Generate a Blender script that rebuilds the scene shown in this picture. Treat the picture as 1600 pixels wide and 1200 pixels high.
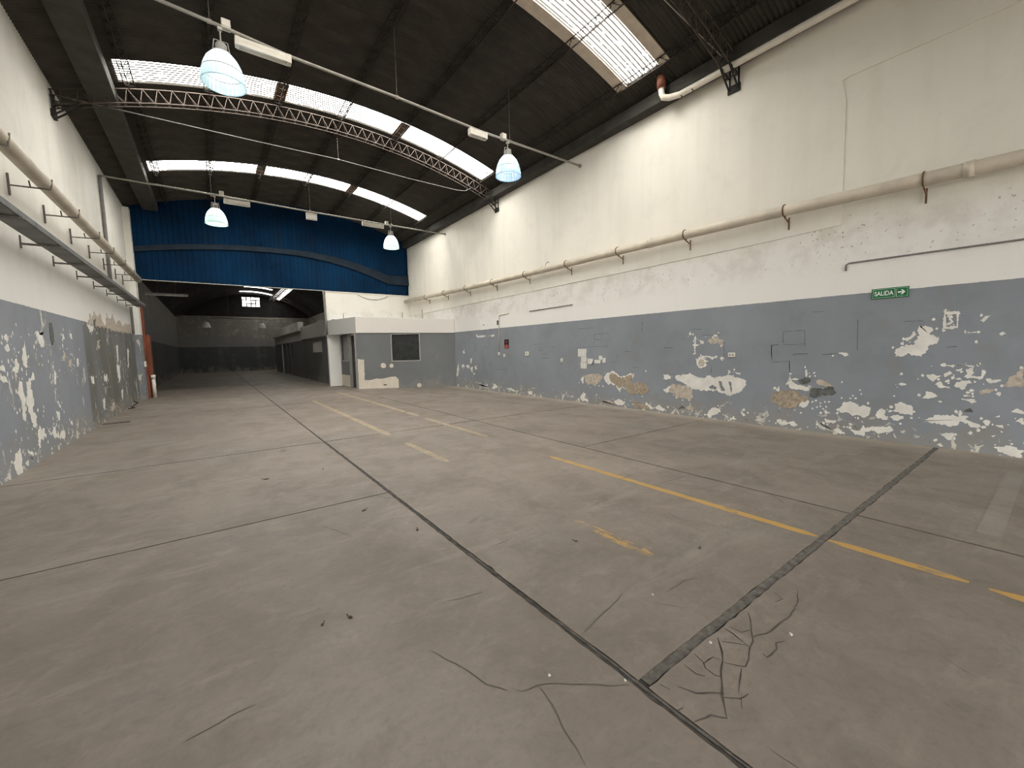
import bpy, bmesh, math, random
from mathutils import Vector, Matrix, noise
for o in list(bpy.data.objects):
    bpy.data.objects.remove(o)
SC = bpy.context.scene
COL = SC.collection

# ---------------------------------------------------------------- camera
cam_data = bpy.data.cameras.new('camera')
cam_data.sensor_fit = 'HORIZONTAL'
cam_data.sensor_width = 36.0
cam_data.lens = 638.8 / 1600 * 36.0
cam_data.clip_start = 0.05
cam_data.clip_end = 200
cam = bpy.data.objects.new('camera', cam_data)
COL.objects.link(cam)
yaw, pitch, roll = math.radians(36.05), math.radians(-4.90), math.radians(-1.258)
fw = Vector((math.sin(yaw) * math.cos(pitch), math.cos(yaw) * math.cos(pitch), math.sin(pitch)))
rt = Vector((math.cos(yaw), -math.sin(yaw), 0))
up = rt.cross(fw)
r2 = rt * math.cos(roll) + up * math.sin(roll)
u2 = -rt * math.sin(roll) + up * math.cos(roll)
m = Matrix((r2, u2, -fw)).transposed().to_4x4()
m.translation = (0, 0, 1.5)
cam.matrix_world = m
SC.camera = cam

# ---------------------------------------------------------------- world, exposure
world = bpy.data.worlds.new('overcast_sky')
SC.world = world
world.use_nodes = True
world.node_tree.nodes['Background'].inputs[0].default_value = (1.0, 0.985, 0.955, 1)
world.node_tree.nodes['Background'].inputs[1].default_value = 6.5
SC.view_settings.view_transform = 'Standard'
SC.view_settings.look = 'None'
SC.view_settings.gamma = 1.0
SC.view_settings.use_curve_mapping = False
SC.view_settings.exposure = 1.15
SC.cycles.filter_width = 1.0
SC.cycles.max_bounces = 10
SC.cycles.diffuse_bounces = 7
SC.cycles.sample_clamp_indirect = 8.0
SKY_L = 20.0          # luminance of the daylit roof panels
LAMP_L = 1.0

# ---------------------------------------------------------------- hall dimensions (metres)
XL, XR = -2.15, 8.08          # side walls
Y0, YB = -8.0, 19.62          # wall behind the camera, blue cladding
YE = 46.0                     # end wall of the rear hall
XC, RC = 3.0, 14.4            # roof arch: centre line and radius
ZC = 7.65 - RC
def zroof(x, d=0.0):
    return ZC + math.sqrt((RC - d) ** 2 - (x - XC) ** 2)
RX, RR, RZ = 2.95, 7.36, 7.15 - 7.36
def zrear(x, d=0.0):
    return RZ + math.sqrt((RR - d) ** 2 - (x - RX) ** 2)
rnd = random.Random(7)

# ---------------------------------------------------------------- helpers
class MB:
    def __init__(s):
        s.v, s.f = [], []
    def add(s, vs, fs):
        n = len(s.v)
        s.v += [tuple(p) for p in vs]
        s.f += [tuple(i + n for i in f) for f in fs]
        return s
    def box(s, x0, x1, y0, y1, z0, z1):
        return s.add([(x0,y0,z0),(x1,y0,z0),(x1,y1,z0),(x0,y1,z0),(x0,y0,z1),(x1,y0,z1),(x1,y1,z1),(x0,y1,z1)],
                     [(0,3,2,1),(4,5,6,7),(0,1,5,4),(1,2,6,5),(2,3,7,6),(3,0,4,7)])
    def hexa(s, b, t):
        return s.add(list(b) + list(t), [(3,2,1,0),(4,5,6,7),(0,1,5,4),(1,2,6,5),(2,3,7,6),(3,0,4,7)])
    def bar(s, p, q, r, n=4, caps=True):
        p, q = Vector(p), Vector(q)
        d = (q - p).normalized()
        a = d.orthogonal().normalized() if abs(d.z) > 0.95 else d.cross(Vector((0,0,1))).normalized()
        b = d.cross(a)
        vs = []
        for c in (p, q):
            for i in range(n):
                t = 2 * math.pi * (i + 0.5) / n
                vs.append(c + (a * math.cos(t) + b * math.sin(t)) * r)
        fs = [(i, (i + 1) % n, n + (i + 1) % n, n + i) for i in range(n)]
        if caps:
            fs += [tuple(range(n - 1, -1, -1)), tuple(range(n, 2 * n))]
        return s.add(vs, fs)
    def tube(s, pts, r, n=8):
        pts = [Vector(p) for p in pts]
        rings = []
        pa = None
        for i, p in enumerate(pts):
            d = (pts[min(i + 1, len(pts) - 1)] - pts[max(i - 1, 0)]).normalized()
            if pa is None:
                pa = d.orthogonal().normalized()
            a = (pa - d * pa.dot(d)).normalized()
            pa = a
            b = d.cross(a)
            rr = r[i] if isinstance(r, (list, tuple)) else r
            rings.append([p + (a * math.cos(2 * math.pi * k / n) + b * math.sin(2 * math.pi * k / n)) * rr for k in range(n)])
        vs = [v for ring in rings for v in ring]
        fs = []
        for i in range(len(pts) - 1):
            for k in range(n):
                fs.append((i*n+k, i*n+(k+1) % n, (i+1)*n+(k+1) % n, (i+1)*n+k))
        fs += [tuple(range(n - 1, -1, -1)), tuple(range((len(pts)-1)*n, len(pts)*n))]
        return s.add(vs, fs)
    def lathe(s, prof, n=32, rib=0.0, c=(0,0,0)):
        vs, fs = [], []
        for (r, z) in prof:
            for k in range(n):
                t = 2 * math.pi * k / n
                rr = r * (1 + (rib if k % 2 else -rib))
                vs.append((c[0] + rr * math.cos(t), c[1] + rr * math.sin(t), c[2] + z))
        for i in range(len(prof) - 1):
            for k in range(n):
                fs.append((i*n+k, i*n+(k+1) % n, (i+1)*n+(k+1) % n, (i+1)*n+k))
        return s.add(vs, fs)
    def mesh(s, name, mat=None, smooth=False):
        me = bpy.data.meshes.new(name)
        me.from_pydata(s.v, [], s.f)
        me.update()
        if mat:
            me.materials.append(mat)
        if smooth:
            me.polygons.foreach_set('use_smooth', [True] * len(me.polygons))
        return me
    def build(s, name, mat, parent=None, smooth=False, bevel=0.0):
        o = bpy.data.objects.new(name, s.mesh(name, mat, smooth))
        COL.objects.link(o)
        if parent:
            o.parent = parent
        if bevel:
            md = o.modifiers.new('bevel', 'BEVEL')
            md.width = bevel
            md.segments = 2
            md.limit_method = 'ANGLE'
        return o

def tag(o, label=None, cat=None, group=None, kind=None):
    for k, v in (('label', label), ('category', cat), ('group', group), ('kind', kind)):
        if v:
            o[k] = v
    return o
def empty(name, loc=(0,0,0), label=None, cat=None, group=None, rz=0.0):
    o = bpy.data.objects.new(name, None)
    COL.objects.link(o)
    o.location = loc
    o.rotation_euler.z = rz
    return tag(o, label, cat, group)
def inst(name, me, parent, loc=(0,0,0), rot=(0,0,0), sca=(1,1,1)):
    o = bpy.data.objects.new(name, me)
    COL.objects.link(o)
    o.parent = parent
    o.location, o.rotation_euler, o.scale = loc, rot, sca
    return o

# ---------------------------------------------------------------- material helpers
class NT:
    def __init__(s, name):
        s.m = bpy.data.materials.new(name)
        s.m.use_nodes = True
        s.t = s.m.node_tree
        s.b = s.t.nodes['Principled BSDF']
        s.out = s.t.nodes['Material Output']
        s.co = None
    def n(s, typ, **kw):
        nd = s.t.nodes.new(typ)
        for k, v in kw.items():
            setattr(nd, k, v)
        return nd
    def link(s, a, b):
        s.t.links.new(a, b)
    def setin(s, sock, val):
        if isinstance(val, bpy.types.NodeSocket):
            s.link(val, sock)
        elif isinstance(val, (tuple, list)) and len(val) == 3 and sock.type == 'RGBA':
            sock.default_value = (*val, 1)
        else:
            sock.default_value = val
    def coord(s):
        if s.co is None:
            s.co = s.n('ShaderNodeTexCoord').outputs['Object']
            sp = s.n('ShaderNodeSeparateXYZ')
            s.link(s.co, sp.inputs[0])
            s.x, s.y, s.z = sp.outputs
        return s.co
    def noise(s, scale, detail=4, rough=0.55, stretch=None, off=(0,0,0), dist=0.0):
        c = s.coord()
        if stretch or off != (0,0,0):
            mp = s.n('ShaderNodeMapping')
            s.link(c, mp.inputs[0])
            mp.inputs['Scale'].default_value = stretch or (1,1,1)
            mp.inputs['Location'].default_value = off
            c = mp.outputs[0]
        nd = s.n('ShaderNodeTexNoise')
        s.link(c, nd.inputs['Vector'])
        nd.inputs['Scale'].default_value = scale
        nd.inputs['Detail'].default_value = detail
        nd.inputs['Roughness'].default_value = rough
        nd.inputs['Distortion'].default_value = dist
        return nd.outputs['Fac']
    def ramp(s, v, a, b, lo=0.0, hi=1.0):
        nd = s.n('ShaderNodeMapRange')
        s.setin(nd.inputs[0], v)
        for i, x in enumerate((a, b, lo, hi)):
            s.setin(nd.inputs[i + 1], x)
        return nd.outputs[0]
    def math(s, op, a, b=0.0):
        nd = s.n('ShaderNodeMath', operation=op)
        s.setin(nd.inputs[0], a)
        s.setin(nd.inputs[1], b)
        return nd.outputs[0]
    def mix(s, f, a, b, mode='MIX'):
        nd = s.n('ShaderNodeMix', data_type='RGBA', blend_type=mode)
        s.setin(nd.inputs[0], f)
        s.setin(nd.inputs[6], a)
        s.setin(nd.inputs[7], b)
        return nd.outputs[2]
    def bump(s, h, strength=0.3, dist=0.02):
        nd = s.n('ShaderNodeBump')
        nd.inputs['Strength'].default_value = strength
        nd.inputs['Distance'].default_value = dist
        s.link(h, nd.inputs['Height'])
        s.link(nd.outputs[0], s.b.inputs['Normal'])
    def done(s, col=None, rough=0.7, metal=0.0, spec=0.3):
        if col is not None:
            s.setin(s.b.inputs['Base Color'], col)
        s.setin(s.b.inputs['Roughness'], rough)
        s.b.inputs['Metallic'].default_value = metal
        s.b.inputs['Specular IOR Level'].default_value = spec
        return s.m
def plain(name, col, rough=0.6, metal=0.0, var=0.12, scale=6.0, spec=0.3):
    k = NT(name)
    f = k.ramp(k.noise(scale, 5), 0.3, 0.7)
    d = tuple(c * (1 - var) for c in col)
    e = tuple(min(1, c * (1 + var)) for c in col)
    return k.done(k.mix(f, d, e), rough, metal, spec)
M = {}
CREAM, DADO = (0.79, 0.755, 0.665), (0.235, 0.252, 0.278)
def wall_mat(name, z_dado, seed, grime=0.5, cream=CREAM, dado=DADO, olive=None, speck=0.8, flake=1.0, fleck=0.0):
    k = NT(name)
    k.coord()
    o = (seed * 3.1, seed * 1.7, seed * 2.3)
    big = k.noise(0.45, 4, 0.6, off=o)
    mid = k.noise(2.2, 6, 0.62, off=o, dist=0.4)
    fine = k.noise(14, 5, 0.65, off=o)
    drip = k.noise(1.6, 5, 0.6, stretch=(1, 1.6, 0.16), off=o)
    c = k.mix(k.ramp(big, 0.35, 0.68), tuple(x * 0.93 for x in cream), cream)
    c = k.mix(k.math('MULTIPLY', k.ramp(drip, 0.5, 0.78), 0.32 * grime), c, (0.42, 0.37, 0.28))
    c = k.mix(k.math('MULTIPLY', k.ramp(mid, 0.52, 0.75), 0.35 * grime), c, (0.50, 0.47, 0.41))
    c = k.mix(k.ramp(k.math('ADD', k.z, k.ramp(mid, 0.3, 0.7, -0.15, 0.15)), 3.0, 3.5, 0.75, 0.0), c, tuple(cream[1] * q for q in (1.0, 0.985, 0.95)))  # whiter towards the bottom: pale daylight tone put into the wall colour
    # mould specks in the damp strip above the dado
    band = k.math('MULTIPLY', k.ramp(k.z, 2.55, 2.85), k.ramp(k.z, 3.55, 3.2))
    sp = k.math('MULTIPLY', k.ramp(k.noise(21, 2, 0.5, off=o), 0.66, 0.69), k.ramp(k.noise(0.9, 4, 0.6, off=(seed, 2, 5)), 0.42, 0.55))
    c = k.mix(k.math('MULTIPLY', k.math('MULTIPLY', sp, band), speck), c, (0.20, 0.18, 0.15))
    c = k.mix(k.math('MULTIPLY', k.math('MULTIPLY', k.ramp(mid, 0.45, 0.62), band), 0.35 * speck), c, (0.42, 0.38, 0.31))
    # painted dado
    d = k.mix(k.ramp(big, 0.35, 0.65), tuple(x * 0.9 for x in dado), tuple(x * 1.08 for x in dado))
    d = k.mix(k.math('MULTIPLY', k.ramp(mid, 0.5, 0.75), 0.3), d, (0.13, 0.135, 0.13))
    d = k.mix(k.math('MULTIPLY', k.ramp(drip, 0.55, 0.75), 0.2 * grime), d, (0.28, 0.27, 0.23))
    if olive:
        ya, yb = olive
        f = k.math('MULTIPLY', k.ramp(k.y, ya - 0.05, ya + 0.1), k.ramp(k.y, yb + 0.4, yb))
        d = k.mix(k.math('MULTIPLY', f, k.ramp(k.noise(1.1, 5, 0.6, stretch=(1, 1, 0.3), off=o), 0.3, 0.65, 0.35, 0.9)), d, (0.115, 0.11, 0.085))
    # damp, flaking foot of the wall
    low = k.ramp(k.z, 0.62, 0.05)
    fl = k.math('ADD', k.noise(5.5, 7, 0.68, off=o, dist=0.8), k.math('MULTIPLY', low, 0.13 * flake))
    d = k.mix(k.math('MULTIPLY', k.ramp(k.math('ADD', mid, k.math('MULTIPLY', low, 0.26)), 0.60, 0.80), 0.6), d, (0.27, 0.252, 0.222))
    d = k.mix(k.math('MULTIPLY', k.ramp(fl, 0.690, 0.705), low), d, (0.62, 0.59, 0.53))
    d = k.mix(k.math('MULTIPLY', k.ramp(k.noise(9, 6, 0.7, off=(seed, 9, 1)), 0.64, 0.7), k.math('MULTIPLY', low, 0.8)), d, (0.07, 0.065, 0.055))
    if fleck:
        fv = k.math('ADD', k.noise(4.0, 7, 0.72, stretch=(1, 0.9, 0.32), off=(seed, 4, 2), dist=0.5), k.math('MULTIPLY', k.noise(0.9, 3, 0.5, off=(1, seed, 3)), 0.35))
        d = k.mix(k.math('MULTIPLY', k.ramp(fv, 0.795, 0.815), fleck), d, (0.60, 0.57, 0.50))
    edge = k.math('ADD', k.z, k.ramp(fine, 0.2, 0.8, -0.006, 0.006))
    c = k.mix(k.ramp(edge, z_dado - 0.003, z_dado + 0.003), d, c)
    k.bump(k.math('ADD', k.math('MULTIPLY', mid, 0.7), k.math('MULTIPLY', fine, 0.3)), 0.22, 0.02)
    return k.done(c, 0.72, 0, 0.25)
M['wall_r'] = wall_mat('painted_wall_right', 2.23, 1, 0.55)
M['wall_l'] = wall_mat('painted_wall_left', 2.28, 4, 0.9, cream=(0.75, 0.73, 0.665), olive=(12.2, 19.0), speck=0.25, flake=0.8, fleck=0.9)
M['wall_back'] = wall_mat('painted_wall_behind', 2.25, 6, 0.6)
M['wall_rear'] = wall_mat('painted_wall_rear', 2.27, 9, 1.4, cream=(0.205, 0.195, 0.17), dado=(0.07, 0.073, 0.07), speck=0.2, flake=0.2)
M['wall_div'] = wall_mat('painted_divider', -0.5, 11, 0.35, cream=(0.80, 0.77, 0.69), speck=0.6)
M['plaster'] = wall_mat('upper_plaster', -0.5, 2, 0.5, speck=0.15)
M['office'] = wall_mat('office_paint', 2.29, 14, 0.15, cream=(0.62, 0.57, 0.49), dado=(0.17, 0.178, 0.18), speck=0.0, flake=0.0)
M['office_side'] = wall_mat('office_side_paint', 2.29, 15, 0.3, cream=(0.55, 0.56, 0.53), dado=(0.17, 0.178, 0.18), speck=0.0, flake=0.2)
M['block'] = wall_mat('rear_block_paint', 2.3, 17, 1.2, cream=(0.62, 0.60, 0.55), dado=(0.15, 0.155, 0.15), speck=0.2, flake=0.4)
M['block_fascia'] = plain('rear_block_fascia', (0.80, 0.78, 0.72), 0.7, var=0.18, scale=2)
M['p_white'] = plain('bare_white_undercoat', (0.70, 0.68, 0.63), 0.8, var=0.10, scale=7)
M['p_tan'] = plain('bare_plaster', (0.46, 0.40, 0.33), 0.9, var=0.25, scale=14)
M['p_brown'] = plain('crumbling_brick_render', (0.34, 0.28, 0.21), 0.95, var=0.32, scale=22)
M['p_grey'] = plain('remaining_grey_paint', (0.205, 0.22, 0.235), 0.7, var=0.1)
M['p_dark'] = plain('black_mould', (0.115, 0.116, 0.108), 0.9, var=0.4, scale=14)
M['scratch'] = plain('scored_paint', (0.115, 0.12, 0.125), 0.8, var=0.3, scale=10)

def floor_nodes(name, yellow=None, lift=1.0, soft=0.055, mark=(0.47, 0.28, 0.075)):
    k = NT(name)
    k.coord()
    big = k.noise(0.33, 5, 0.6, off=(3, 1, 0))
    mid = k.noise(1.5, 7, 0.66, stretch=(1, 0.75, 1), dist=0.5)
    fine = k.noise(24, 6, 0.7)
    streak = k.noise(1.1, 6, 0.66, stretch=(0.55, 2.6, 1), off=(5, 2, 0), dist=0.3)
    a = (0.215 * lift, 0.187 * lift, 0.160 * lift)
    b = (0.31 * lift, 0.275 * lift, 0.238 * lift)
    c = k.mix(k.ramp(big, 0.33, 0.67), a, b)
    c = k.mix(k.math('MULTIPLY', k.ramp(mid, 0.46, 0.70), 0.6), c, (0.17, 0.15, 0.125))
    c = k.mix(k.math('MULTIPLY', k.ramp(streak, 0.56, 0.74), 0.42), c, (0.41, 0.38, 0.335))
    c = k.mix(k.math('MULTIPLY', k.ramp(k.noise(0.8, 4, 0.6, off=(8, 8, 0)), 0.56, 0.7), 0.35), c, (0.25, 0.25, 0.235))
    det = k.noise(5.5, 9, 0.72, stretch=(0.8, 1.2, 1), off=(2, 7, 0), dist=0.7)
    c = k.mix(k.math('MULTIPLY', k.ramp(det, 0.52, 0.75), 0.40), c, (0.40, 0.365, 0.315))
    c = k.mix(k.math('MULTIPLY', k.ramp(det, 0.47, 0.30), 0.38), c, (0.155, 0.137, 0.115))
    c = k.mix(k.math('MULTIPLY', k.ramp(k.noise(3.0, 5, 0.6, off=(11, 3, 0), dist=1.0), 0.68, 0.76), 0.55), c, (0.12, 0.10, 0.08))
    # pale dust lying along the foot of the right wall
    dust = k.math('MULTIPLY', k.ramp(k.x, XR - 0.55, XR - 0.1), k.ramp(k.noise(2.5, 5, 0.6, stretch=(1, 0.6, 1)), 0.3, 0.6, 0.35, 0.85))
    c = k.mix(dust, c, (0.47, 0.43, 0.36))
    c = k.mix(k.math('MULTIPLY', k.ramp(fine, 0.50, 0.72), 0.32), c, (0.14, 0.125, 0.105))
    c = k.mix(1.0, c, (0.80, 0.762, 0.735), 'MULTIPLY')
    if yellow is not None:
        w = k.noise(7, 7, 0.72, stretch=(1.6, 0.7, 1), dist=0.5)
        c = k.mix(k.ramp(w, yellow - soft, yellow + soft, 0.92, 0.0), c, mark)
    k.bump(k.math('ADD', k.math('MULTIPLY', mid, 0.6), k.math('MULTIPLY', fine, 0.4)), 0.18, 0.01)
    return k.done(c, k.ramp(mid, 0.3, 0.7, 0.48, 0.68), 0, 0.35)
M['floor'] = floor_nodes('worn_concrete')
M['yellow'] = floor_nodes('worn_yellow_line', 0.60)
M['yellow_faint'] = floor_nodes('faint_yellow_line', 0.47)
M['yellow_far'] = floor_nodes('pale_yellow_line', 0.52, soft=0.22, mark=(0.44, 0.34, 0.20))
M['white_faint'] = floor_nodes('faint_white_line', 0.50, soft=0.3, mark=(0.265, 0.24, 0.205))
M['joint'] = plain('tar_joint', (0.062, 0.056, 0.049), 0.9, var=0.5, scale=16)
M['crack'] = plain('dark_crack', (0.085, 0.075, 0.064), 0.95, var=0.3, scale=12)
M['crack_fine'] = plain('hairline_crack', (0.120, 0.106, 0.090), 0.95, var=0.3, scale=12)

k = NT('dark_roof_sheet'); k.coord()
M['roof'] = k.done(k.mix(k.ramp(k.noise(0.9, 6, 0.65), 0.35, 0.7), (0.036, 0.032, 0.027), (0.072, 0.064, 0.054)), 0.75, 0, 0.2)
M['roof_rear'] = plain('dark_rear_roof', (0.022, 0.020, 0.018), 0.85, var=0.3, scale=2)  # even tone, darker than the front roof sheets
M['rust'] = plain('rusty_lattice_steel', (0.16, 0.095, 0.055), 0.8, var=0.4, scale=9)
M['purlin'] = plain('sooty_purlin_steel', (0.032, 0.025, 0.02), 0.8, var=0.4, scale=5)
M['steel'] = plain('dull_lattice_steel', (0.068, 0.052, 0.042), 0.7, var=0.35, scale=5)
M['black_steel'] = plain('black_steel', (0.025, 0.024, 0.022), 0.7, var=0.3)
M['strip_mat'] = plain('beige_sheet', (0.56, 0.48, 0.39), 0.7, var=0.15)
M['beam'] = plain('sooty_concrete_beam', (0.050, 0.047, 0.041), 0.9, var=0.25, scale=3)
k = NT('daylit_roof_panel'); k.coord()
fr = k.math('FRACT', k.math('MULTIPLY', k.y, 9.0))
ln = k.ramp(k.math('ABSOLUTE', k.math('SUBTRACT', fr, 0.5)), 0.22, 0.25)  # dark rib lines: shading and dirt of the corrugation painted into the glow
ln = k.math('MAXIMUM', ln, k.ramp(k.noise(7, 4, 0.6, stretch=(1, 3, 1)), 0.62, 0.75))
em = k.n('ShaderNodeEmission')
k.link(k.mix(ln, (0.80, 0.74, 0.62), (1.0, 0.975, 0.92)), em.inputs[0])
k.setin(em.inputs[1], k.ramp(ln, 0.0, 1.0, SKY_L * 0.010, SKY_L))
k.link(em.outputs[0], k.out.inputs[0])
M['skylight'] = k.m
k = NT('rear_daylit_panel'); em = k.n('ShaderNodeEmission'); em.inputs[0].default_value = (1, 0.97, 0.9, 1); em.inputs[1].default_value = SKY_L * 0.13
k.link(em.outputs[0], k.out.inputs[0]); M['rear_panel'] = k.m
k = NT('daylit_window_pane'); k.coord()
em = k.n('ShaderNodeEmission'); em.inputs[0].default_value = (1, 0.98, 0.94, 1); em.inputs[1].default_value = SKY_L * 0.09
k.link(em.outputs[0], k.out.inputs[0]); M['daypane'] = k.m
k = NT('blue_corrugated_sheet'); k.coord()
bl = k.mix(k.ramp(k.noise(0.5, 5, 0.6), 0.35, 0.65), (0.0016, 0.0140, 0.038), (0.0026, 0.028, 0.075))
bl = k.mix(k.math('MULTIPLY', k.ramp(k.noise(1.3, 6, 0.66, stretch=(1, 1, 0.5)), 0.52, 0.72), 0.5), bl, (0.008, 0.014, 0.022))
M['blue'] = k.done(bl, 0.8, 0, 0.08)
M['blue_dust'] = plain('dusty_blue_ledge', (0.012, 0.021, 0.033), 0.85, var=0.3, scale=3)
M['pipe_cream'] = plain('cream_painted_pipe', (0.56, 0.50, 0.40), 0.5, var=0.15, scale=3, spec=0.4)
M['pipe_white'] = plain('white_plastic_pipe', (0.74, 0.69, 0.60), 0.45, var=0.08, spec=0.4)
M['pipe_red'] = plain('red_oxide_pipe', (0.21, 0.075, 0.045), 0.7, var=0.2)
M['conduit'] = plain('grey_conduit', (0.36, 0.34, 0.30), 0.5, var=0.12, metal=0.3)
M['conduit_dark'] = plain('dark_grey_conduit', (0.20, 0.195, 0.185), 0.6, var=0.12)
M['tray'] = plain('galvanised_cable_tray', (0.17, 0.17, 0.165), 0.55, var=0.25, metal=0.3, scale=3)
M['bracket'] = plain('bracket_steel', (0.13, 0.12, 0.105), 0.7, var=0.2)
M['white_metal'] = plain('white_enamel', (0.66, 0.62, 0.54), 0.45, var=0.08)
M['grey_metal'] = plain('grey_enamel', (0.30, 0.29, 0.27), 0.5, var=0.1)
M['tube'] = plain('fluorescent_tube', (0.78, 0.77, 0.73), 0.3, var=0.03)
M['plastic'] = plain('ivory_plastic', (0.70, 0.67, 0.58), 0.4, var=0.05)
M['dark_plastic'] = plain('dark_plastic', (0.03, 0.03, 0.03), 0.5)
M['glass'] = plain('dark_window_glass', (0.030, 0.032, 0.030), 0.22, var=0.3, spec=0.5)
M['frame_grey'] = plain('grey_window_frame', (0.36, 0.35, 0.32), 0.6, var=0.1)
M['door_dark'] = plain('dark_door', (0.060, 0.062, 0.062), 0.6, var=0.2)
M['patch_cream'] = plain('filler_cream', (0.66, 0.60, 0.50), 0.85, var=0.08, scale=4)
M['brick_red'] = plain('red_oxide_post', (0.20, 0.065, 0.035), 0.8, var=0.3, scale=3)
M['sign_green'] = plain('sign_green', (0.022, 0.155, 0.060), 0.5, var=0.08)
M['sign_white'] = plain('sign_white', (0.80, 0.84, 0.78), 0.5, var=0.02)
M['sign_red'] = plain('sign_red', (0.30, 0.045, 0.035), 0.5, var=0.1)
M['sign_black'] = plain('sign_black', (0.028, 0.022, 0.022), 0.5, var=0.1)
k = NT('printed_paper'); k.coord()
pr = k.math('MULTIPLY', k.ramp(k.math('FRACT', k.math('MULTIPLY', k.z, 28.0)), 0.55, 0.65), k.ramp(k.noise(40, 3, 0.6, stretch=(1, 1, 0.4)), 0.45, 0.55))
M['paper'] = k.done(k.mix(k.math('MULTIPLY', pr, 0.45), (0.66, 0.65, 0.60), (0.22, 0.22, 0.21)), 0.8)
def lamp_mat(name, col):
    k = NT(name)
    tr = k.n('ShaderNodeBsdfTranslucent'); tr.inputs[0].default_value = (*col, 1)
    df = k.n('ShaderNodeBsdfDiffuse'); df.inputs[0].default_value = (*col, 1)
    gl = k.n('ShaderNodeBsdfGlossy'); gl.inputs['Roughness'].default_value = 0.2
    m1 = k.n('ShaderNodeMixShader'); m1.inputs[0].default_value = 0.4
    m2 = k.n('ShaderNodeMixShader'); m2.inputs[0].default_value = 0.10
    k.link(tr.outputs[0], m1.inputs[1]); k.link(df.outputs[0], m1.inputs[2])
    k.link(m1.outputs[0], m2.inputs[1]); k.link(gl.outputs[0], m2.inputs[2])
    k.link(m2.outputs[0], k.out.inputs[0])
    return k.m
M['lamp_blue'] = lamp_mat('acrylic_cool', (0.62, 0.80, 0.98))
M['lamp_pale'] = lamp_mat('acrylic_pale', (0.76, 0.92, 0.97))
M['lamp_green'] = lamp_mat('acrylic_green', (0.80, 0.97, 0.88))
M['lamp_off'] = plain('unlit_acrylic', (0.80, 0.79, 0.75), 0.3, var=0.05)
k = NT('glowing_bulb'); em = k.n('ShaderNodeEmission'); em.inputs[0].default_value = (0.85, 0.95, 1, 1); em.inputs[1].default_value = 7.5 * LAMP_L
k.link(em.outputs[0], k.out.inputs[0]); M['bulb'] = k.m
M['leaf'] = plain('dry_leaf', (0.07, 0.045, 0.025), 0.9, var=0.3)
M['stone'] = plain('pale_chip', (0.55, 0.52, 0.46), 0.9, var=0.2)
M['wire'] = plain('black_cable', (0.02, 0.02, 0.02), 0.6)
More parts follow.
